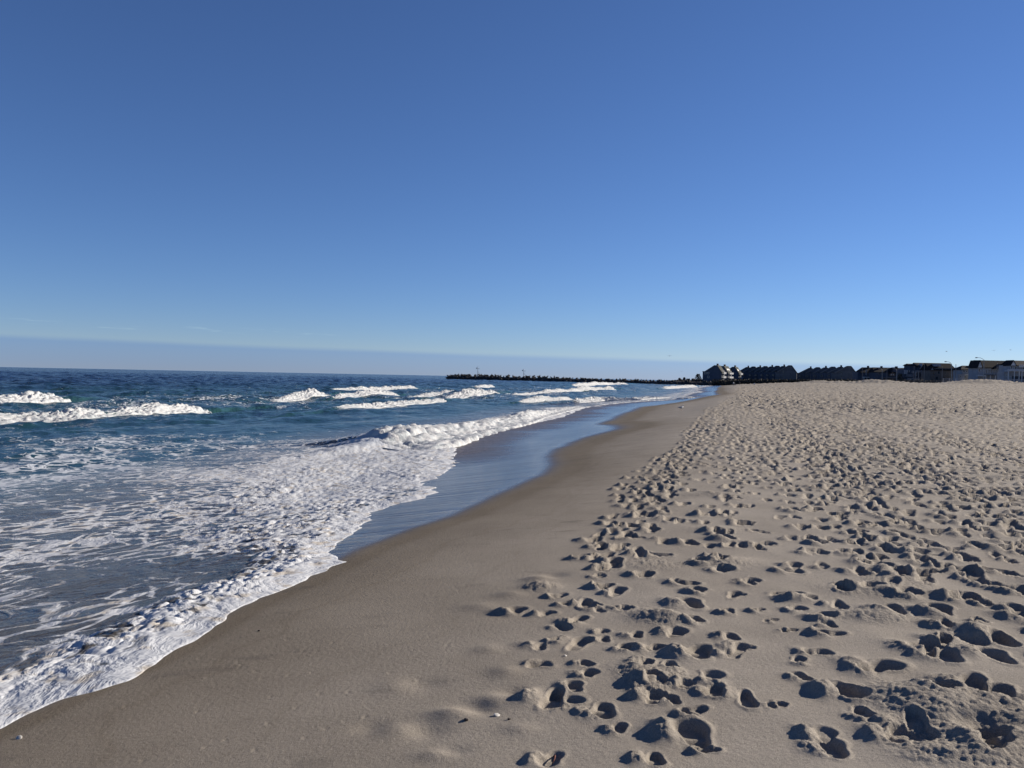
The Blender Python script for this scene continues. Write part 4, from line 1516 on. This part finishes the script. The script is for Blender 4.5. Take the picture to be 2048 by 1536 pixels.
h = House('beach_house', 'white house on tall posts with wraparound balconies at the end of the street', 400, 2040)
h.wall(2018, 2090, 731, 752, M_PALE)
h.roof_side(2022, 2100, 721, 731.5, y0=-0.8, dp=11)
h.gable_front(2016.5, 2028, 721.5, 731, M_WHITE, -1.3, 6)
for (a, b, yt, yb) in ((2020, 2023.5, 732, 738), (2028, 2032, 733, 739), (2044, 2050, 733, 739), (2060, 2066, 733, 739)):
    h.win(a, b, yt, yb, 0.0)
h.balcony(2032, 2090, 730, 735, 0, 2.0, M_WHITE)
h.balcony(2008, 2090, 739, 743, 0, 2.6, M_WHITE)
h.wall(2008, 2025, 743.5, 768, M_PALE, 0.5, 6, 'annexe')
for px in (2012, 2016, 2020):
    h.win(px, px + 2.4, 748, 753, 0.5)
for px in (2010, 2022, 2031.5, 2037, 2044.5, 2056, 2070):
    h.post(px, 743, 770, -2.5)
h.wall(2026, 2090, 752.5, 770, M_CEDAR2, 2.0, 5, 'lower_storey')

# ------------------------------------------------------------------ street lamps, poles
def lamp(px, ytop, D_, arm, label):
    q = at_depth(px, 764, D_)
    q[2] = ground_z(q[0], q[1])
    zt = at_depth(px, ytop, D_)[2] - q[2]
    e = tag(empty('street_lamp', tuple(q)), label, 'street lamp', 'street lamps along the beachfront')
    MB().tube([(0, 0, -1.5), (0, 0, zt - 1.0)], [0.20, 0.14], 8).build('pole', M_METAL, e)
    a = arm / FPX * D_
    arm_p = [(0, 0, zt - 1.1), (a * 0.25, 0, zt - 0.45), (a * 0.6, 0, zt - 0.08), (a, 0, zt)]
    MB().tube(arm_p, 0.09, 6).build('arm', M_METAL, e)
    s = math.copysign(1, a)
    MB().tube([(a - 0.1 * s, 0, zt), (a + 0.5 * s, 0, zt - 0.02), (a + 1.1 * s, 0, zt - 0.05)], [0.12, 0.24, 0.14], 8).build('lamp_head', M_METAL, e)


lamp(1764, 737, 430, -4, 'street lamp with a short arm in front of the wide two-chimney house, nearer its porch')
lamp(1793, 737, 430, -4, 'street lamp with a short arm at the far edge of the small pale front gable')
lamp(1902.5, 723.5, 392, -10, 'street lamp with a curved arm before the brown shingled house')
lamp(1967, 715.5, 378, -13, 'tallest street lamp with a long curved arm before the large white-gabled house')
for px, yt, D_, lab in ((1724.5, 738, 440, 'plain pale pole before the dark house with window strips'),
                        (1773.5, 737, 440, 'thin plain pole between the two short-armed street lamps'),
                        (1827.5, 734, 420, 'plain pole before the stacked balconies, nearer the gabled bay'),
                        (1848, 730, 420, 'plain pole before the stepped house, beside its tallest storey'),
                        (1884, 734, 397, 'short plain post before the brown shingled house'),
                        (1911, 729, 395, 'thick pale pole beside the low dark roof'),
                        (1993.5, 727, 382, 'plain pale pole before the row of tall windows')):
    q = at_depth(px, 764, D_)
    q[2] = ground_z(q[0], q[1])
    zt = at_depth(px, yt, D_)[2] - q[2]
    e = tag(empty('utility_pole', tuple(q)), lab, 'pole', 'plain poles along the beachfront')
    MB().tube([(0, 0, -1.5), (0, 0, zt * 0.5), (0, 0, zt)], [0.19, 0.16, 0.12], 8).build('shaft', M_FASCIA, e)
    MB().tube([(0, 0, zt), (0, 0, zt + 0.15)], [0.17, 0.10], 8).build('cap', M_METAL, e)


# fences and the low scrub bank before the townhouses
def fence(px0, px1, D0, D1, yt, mat, label, step=2.4):
    a, b = at_depth(px0, 766, D0), at_depth(px1, 766, D1)
    zt = at_depth((px0 + px1) / 2, yt, (D0 + D1) / 2)[2]
    L = math.hypot(b[0] - a[0], b[1] - a[1])
    ang = math.atan2(b[1] - a[1], b[0] - a[0])
    zg = min(ground_z(a[0], a[1]), ground_z(b[0], b[1])) - 0.6
    e = tag(empty('fence', (a[0], a[1], zg), ang), label, 'fence')
    hh = zt - zg
    n = int(L / step)
    for i in range(n + 1):
        x = L * i / n
        MB().box(x - 0.08, x + 0.08, -0.08, 0.08, -0.5, hh).build('post', mat, e)
    for k, z in enumerate((hh * 0.95, hh * 0.78, hh * 0.61, hh * 0.44, hh * 0.27)):
        MB().box(-0.05, L + 0.05, -0.13, -0.085, z - 0.17, z).build('rail', mat, e)
    return e


fence(1886, 1924, 375, 368, 756.5, M_PALE, 'pale board fence before the brown shingled house')
fence(1808, 1884, 400, 385, 760, M_WOOD, 'low weathered wooden fence before the stepped balconied house')
fence(1968, 2050, 372, 345, 758, M_PALE, 'pale fence beside the dune mound below the white-gabled house')
fence(1716, 1806, 430, 405, 761, M_WOOD, 'low dark wooden fence behind the dune, before the two dark houses')

sr = np.random.default_rng(77)
bk = MB()


def scrub_band(name, px0, px1, D0, D1, yt, label, n, dens=7):
    a, b = at_depth(px0, 766, D0), at_depth(px1, 766, D1)
    lf = MB()
    for k in range(n):
        f = sr.random()
        x, y = a[0] + (b[0] - a[0]) * f + sr.normal(0, 0.5), a[1] + (b[1] - a[1]) * f + sr.uniform(0, 6)
        zt = at_depth((px0 + (px1 - px0) * f), yt, a[1] + (b[1] - a[1]) * f)[2]
        g = ground_z(x, y)
        hh = max(0.5, (zt - g)) * sr.uniform(0.7, 1.15)
        for q in range(dens):
            c = Vector((x + sr.normal(0, 0.5), y + sr.normal(0, 0.5), g + hh * sr.uniform(0, 1)))
            s = sr.uniform(0.25, 0.55)
            u = Vector(sr.normal(0, 1, 3)).normalized() * s
            v = Vector(sr.normal(0, 1, 3)).normalized() * s
            lf.add([c - u, c + v, c + u, c - v], [(0, 1, 2, 3)])
    o = lf.build(name, M_SCRUB, None)
    o['kind'] = 'stuff'
    tag(o, label, 'scrub')
    return o


scrub_band('scrub', 1425, 1712, 500, 470, 759.5, 'dark band of low scrub and dune grass before the townhouses', 1500)
scrub_band('scrub', 1712, 1870, 455, 420, 760.5, 'dark low scrub between the dune mounds and the beach houses', 700)
# green bush by the two-chimney house
q = at_depth(1800, 762, 470)
shrub('shrub', tuple(q + np.array([0, 0, -1.0])), 5.0, 5.0, 'dark green bush at the end of the wide two-chimney house', 260, 9)

# ------------------------------------------------------------------ gulls, people, small things on the sand
M_GULLW = plain('gull_white_feathers', (0.50, 0.50, 0.49), 0.7, 0.05, 8, 0.2)
M_GULLG = plain('gull_grey_feathers', (0.26, 0.27, 0.29), 0.7, 0.1, 8, 0.2)
M_BEAK = plain('gull_beak', (0.55, 0.36, 0.06), 0.5, 0.1, 8, 0.3)
M_LEG = plain('gull_leg', (0.35, 0.24, 0.18), 0.6, 0.1, 8, 0.3)

gx, gy = ground_hit(1362, 821)
gull = tag(empty('gull', (gx, gy, ground_z(gx, gy)), R(20)), 'white gull standing on the smooth sand beside the footprints', 'gull')
body = MB().tube([(-0.22, 0, 0.215), (-0.15, 0, 0.205), (-0.06, 0, 0.195), (0.03, 0, 0.205), (0.10, 0, 0.24), (0.135, 0, 0.29), (0.15, 0, 0.335),
                  (0.168, 0, 0.365), (0.192, 0, 0.372), (0.208, 0, 0.362)],
                 [0.012, 0.040, 0.070, 0.078, 0.066, 0.044, 0.036, 0.040, 0.034, 0.010], 12).build('body', M_GULLW, gull, True)
for s in (-1, 1):
    MB().tube([(0.07, s * 0.062, 0.235), (-0.02, s * 0.078, 0.225), (-0.14, s * 0.055, 0.215), (-0.27, s * 0.018, 0.205)], [0.022, 0.040, 0.028, 0.004], 8).build('wing', M_GULLG, gull, True)
    lg = MB().tube([(0.01, s * 0.03, 0.15), (0.0, s * 0.03, 0.075), (0.012, s * 0.03, -0.006)], [0.011, 0.007, 0.007], 6)
    for k in (-0.5, 0, 0.5):
        lg.tube([(0.01, s * 0.03, 0.004), (0.01 + 0.045 * math.cos(k), s * 0.03 + 0.045 * math.sin(k), 0.002)], [0.006, 0.004], 5)
    lg.build('leg', M_LEG, gull, True)
MB().tube([(0.20, 0, 0.364), (0.232, 0, 0.358), (0.252, 0, 0.346)], [0.013, 0.009, 0.003], 8).build('beak', M_BEAK, gull, True)

fly = [(1339, 712, 210, 0.3, 'gull flying low over the inner end of the jetty'), (1362.5, 743, 300, -0.5, 'gull gliding just above the jetty rocks'),
       (1893, 703, 230, 0.6, 'gull flying over the gap beside the low dark roof'), (1988, 701, 250, -0.2, 'gull flying above the long dark roof, over its middle'),
       (2021, 700, 250, 0.2, 'gull flying above the white front gable at the street end')]
for px, py, D_, rz, lab in fly:
    q = at_depth(px, py, D_)
    e = tag(empty('flying_gull', tuple(q), rz), lab, 'gull', 'gulls in flight')
    MB().tube([(0, -0.24, 0), (0, -0.1, 0.0), (0, 0.06, 0.005), (0, 0.17, 0.02), (0, 0.23, 0.02)], [0.012, 0.055, 0.065, 0.038, 0.008], 8).build('body', M_GULLW, e, True)
    for s in (-1, 1):
        v = [(0, 0.09, 0.02), (s * 0.28, 0.13, 0.13), (s * 0.62, 0.0, 0.06), (s * 0.28, -0.01, 0.12), (0, -0.06, 0.015)]
        v2 = [(a, b, c - 0.018) for a, b, c in v]
        MB().add(v + v2, [(0, 1, 3, 4), (1, 2, 3), (9, 8, 6, 5), (8, 7, 6), (0, 5, 6, 1), (1, 6, 7, 2), (2, 7, 8, 3), (3, 8, 9, 4), (4, 9, 5, 0)]).build('wing', M_GULLG, e)

M_SKIN = plain('skin', (0.45, 0.30, 0.23), 0.6, 0.05, 5, 0.3)


def person(px, D_, label, coat, trousers, pose='stand', rz=0.0):
    x = (px - 1024) / FPX * D_
    z = ground_z(x, D_)
    mats = [plain('coat', coat, 0.85, 0.15, 4, 0.2), plain('trousers', trousers, 0.85, 0.15, 4, 0.2), M_SKIN, plain('hair', (0.05, 0.04, 0.03), 0.7, 0.2, 6, 0.2)]
    if pose == 'stand':
        J = {'pel': (0, 0, .95, .16), 'chest': (0, .02, 1.30, .19), 'neck': (0, .02, 1.50, .075), 'head': (0, .04, 1.64, .115), 'crown': (0, .03, 1.74, .07)}
        for s, n in ((-1, 'l'), (1, 'r')):
            J.update({n + 'hip': (s * .10, 0, .88, .11), n + 'kn': (s * .12, .05 * s, .50, .075), n + 'an': (s * .12, -.05 - .1 * s, .09, .055), n + 'toe': (s * .13, .12 - .1 * s, .04, .045),
                      n + 'sh': (s * .20, .01, 1.42, .085), n + 'el': (s * .27, -.03, 1.14, .06), n + 'wr': (s * .25, .10, .90, .045), n + 'ha': (s * .25, .14, .82, .045)})
    else:      # crouching
        J = {'pel': (0, -.10, .34, .17), 'chest': (0, .10, .66, .19), 'neck': (0, .18, .84, .075), 'head': (0, .24, .96, .115), 'crown': (0, .25, 1.06, .07)}
        for s, n in ((-1, 'l'), (1, 'r')):
            J.update({n + 'hip': (s * .11, -.06, .33, .12), n + 'kn': (s * .17, .28, .46, .085), n + 'an': (s * .15, .02, .09, .06), n + 'toe': (s * .16, .18, .04, .05),
                      n + 'sh': (s * .20, .12, .78, .085), n + 'el': (s * .26, .32, .58, .06), n + 'wr': (s * .14, .46, .44, .045), n + 'ha': (s * .11, .52, .38, .045)})
    E = [('pel', 'chest'), ('chest', 'neck'), ('neck', 'head'), ('head', 'crown')]
    for n in 'lr':
        E += [('pel', n + 'hip'), (n + 'hip', n + 'kn'), (n + 'kn', n + 'an'), (n + 'an', n + 'toe'), ('chest', n + 'sh'), (n + 'sh', n + 'el'), (n + 'el', n + 'wr'), (n + 'wr', n + 'ha')]
    keys = list(J)
    me = bpy.data.meshes.new('person')
    me.from_pydata([J[k][:3] for k in keys], [(keys.index(a), keys.index(b)) for a, b in E], [])
    o = bpy.data.objects.new('person', me)
    COL.objects.link(o)
    sk = o.modifiers.new('skin', 'SKIN')
    for i, k in enumerate(keys):
        sv = me.skin_vertices[0].data[i]
        sv.radius = (J[k][3], J[k][3])
        sv.use_root = (k == 'pel')
    o.modifiers.new('sub', 'SUBSURF').levels = 1
    dg = bpy.context.evaluated_depsgraph_get()
    m2 = bpy.data.meshes.new_from_object(o.evaluated_get(dg))
    o.modifiers.clear()
    o.data = m2
    m2.materials.clear()
    for m_ in mats:
        m2.materials.append(m_)
    hz, nz = J['head'][2], J['neck'][2]
    kz = J['lkn'][2]
    for p_ in m2.polygons:
        c = p_.center
        p_.use_smooth = True
        if c.z > nz + 0.02 and abs(c.x) < 0.16:
            p_.material_index = 3 if (c.z > hz + 0.03 or c.y < J['head'][1] - 0.03) else 2
        elif abs(c.x) > 0.08 and (Vector(J['lha'][:3]) - Vector((-abs(c.x), c.y, c.z))).length < 0.09:
            p_.material_index = 2
        elif c.z < (J['pel'][2] - 0.02 if pose == 'stand' else 0.32) or (pose != 'stand' and c.y > 0.1 and c.z < 0.56 and abs(c.x) < 0.24):
            p_.material_index = 1
        else:
            p_.material_index = 0
    o.location = (x, D_, z - 0.01)
    o.rotation_euler = (0, 0, rz)
    tag(o, label, 'person', 'people far down the beach')


person(1467, 355, 'person in a pale jacket standing on the far beach before the townhouses', (0.45, 0.46, 0.48), (0.04, 0.045, 0.06), 'stand', 0.4)
person(1470.5, 352, 'person in dark clothes crouching beside the pale-jacketed person', (0.05, 0.05, 0.07), (0.04, 0.04, 0.05), 'crouch', 1.2)
person(1479, 362, 'person in dark clothes standing alone on the far beach', (0.04, 0.04, 0.055), (0.035, 0.035, 0.045), 'stand', -0.5)
person(1508, 372, 'person in white crouching on the far beach', (0.65, 0.66, 0.68), (0.10, 0.10, 0.12), 'crouch', -1.0)

M_SHELL = plain('clam_shell', (0.42, 0.40, 0.36), 0.45, 0.12, 60, 0.4)
M_DARKP = plain('dark_pebble', (0.05, 0.04, 0.035), 0.6, 0.3, 60, 0.3)
M_TWIG = plain('red_brown_twig', (0.12, 0.045, 0.03), 0.8, 0.2, 60, 0.2)


def shell(px, py, s, rz, label, tilt=0.35):
    x, y = ground_hit(px, py)
    mb = MB()
    n, m = 12, 5
    v = []
    for i in range(m + 1):
        f = i / m
        for k in range(n):
            a = 2 * math.pi * k / n
            rib = 1 + 0.04 * math.cos(6 * a)
            v.append((s * rib * math.sin(f * 1.5) * math.cos(a), 0.78 * s * rib * math.sin(f * 1.5) * math.sin(a) - 0.12 * s * (1 - f), 0.26 * s * math.cos(f * 1.55)))
    f_ = [(i * n + k, i * n + (k + 1) % n, (i + 1) * n + (k + 1) % n, (i + 1) * n + k) for i in range(m) for k in range(n)]
    v2 = [(a * 0.92, b * 0.92, c - 0.06 * s) for a, b, c in v]
    N_ = len(v)
    f2 = [tuple(N_ + q for q in reversed(t_)) for t_ in f_]
    rimf = [(m * n + k, m * n + (k + 1) % n, N_ + m * n + (k + 1) % n, N_ + m * n + k) for k in range(n)]
    o = mb.add(v + v2, f_ + f2 + rimf).build('shell', M_SHELL, None, True)
    o.location = (x, y, ground_z(x, y) + 0.15 * s)
    o.rotation_euler = (tilt, 0.2, rz)
    tag(o, label, 'shell')


shell(994, 1432, 0.019, 0.5, 'white clam shell on damp sand at the edge of the deep footprints')
shell(38, 1477, 0.018, -0.6, 'pale shell lying on bare wet sand just below the foam edge', 0.5)
shell(1131, 1313, 0.012, 1.0, 'tiny white shell chip among the footprints')
prr = np.random.default_rng(91)
pm = rock_mesh('pebble', 31, M_DARKP, 1)
for px, py, s, lab in ((932, 1443, 0.012, 'small dark pebble on the damp slope near the white clam shell'), (1018, 1440, 0.008, 'tiny brown pebble between white shell and footprints'),
                       (518, 1263, 0.009, 'small dark pebble alone on the smooth slope below the foam')):
    x, y = ground_hit(px, py)
    o = share('pebble', pm, None, (x, y, ground_z(x, y) + 0.4 * s), (0.3, 0.2, px), (s,) * 3)
    tag(o, lab, 'pebble')
x, y = ground_hit(1107, 1512)
z = ground_z(x, y)
o = MB().tube([(0, 0, -0.01), (0.008, -0.03, 0.012), (0.004, -0.07, 0.018), (-0.01, -0.10, 0.004)], [0.0035, 0.003, 0.003, 0.002], 6).build('twig', M_TWIG, None, True)
o.location = (x, y + 0.04, z + 0.01)
tag(o, 'red-brown twig lying in a deep footprint', 'twig')
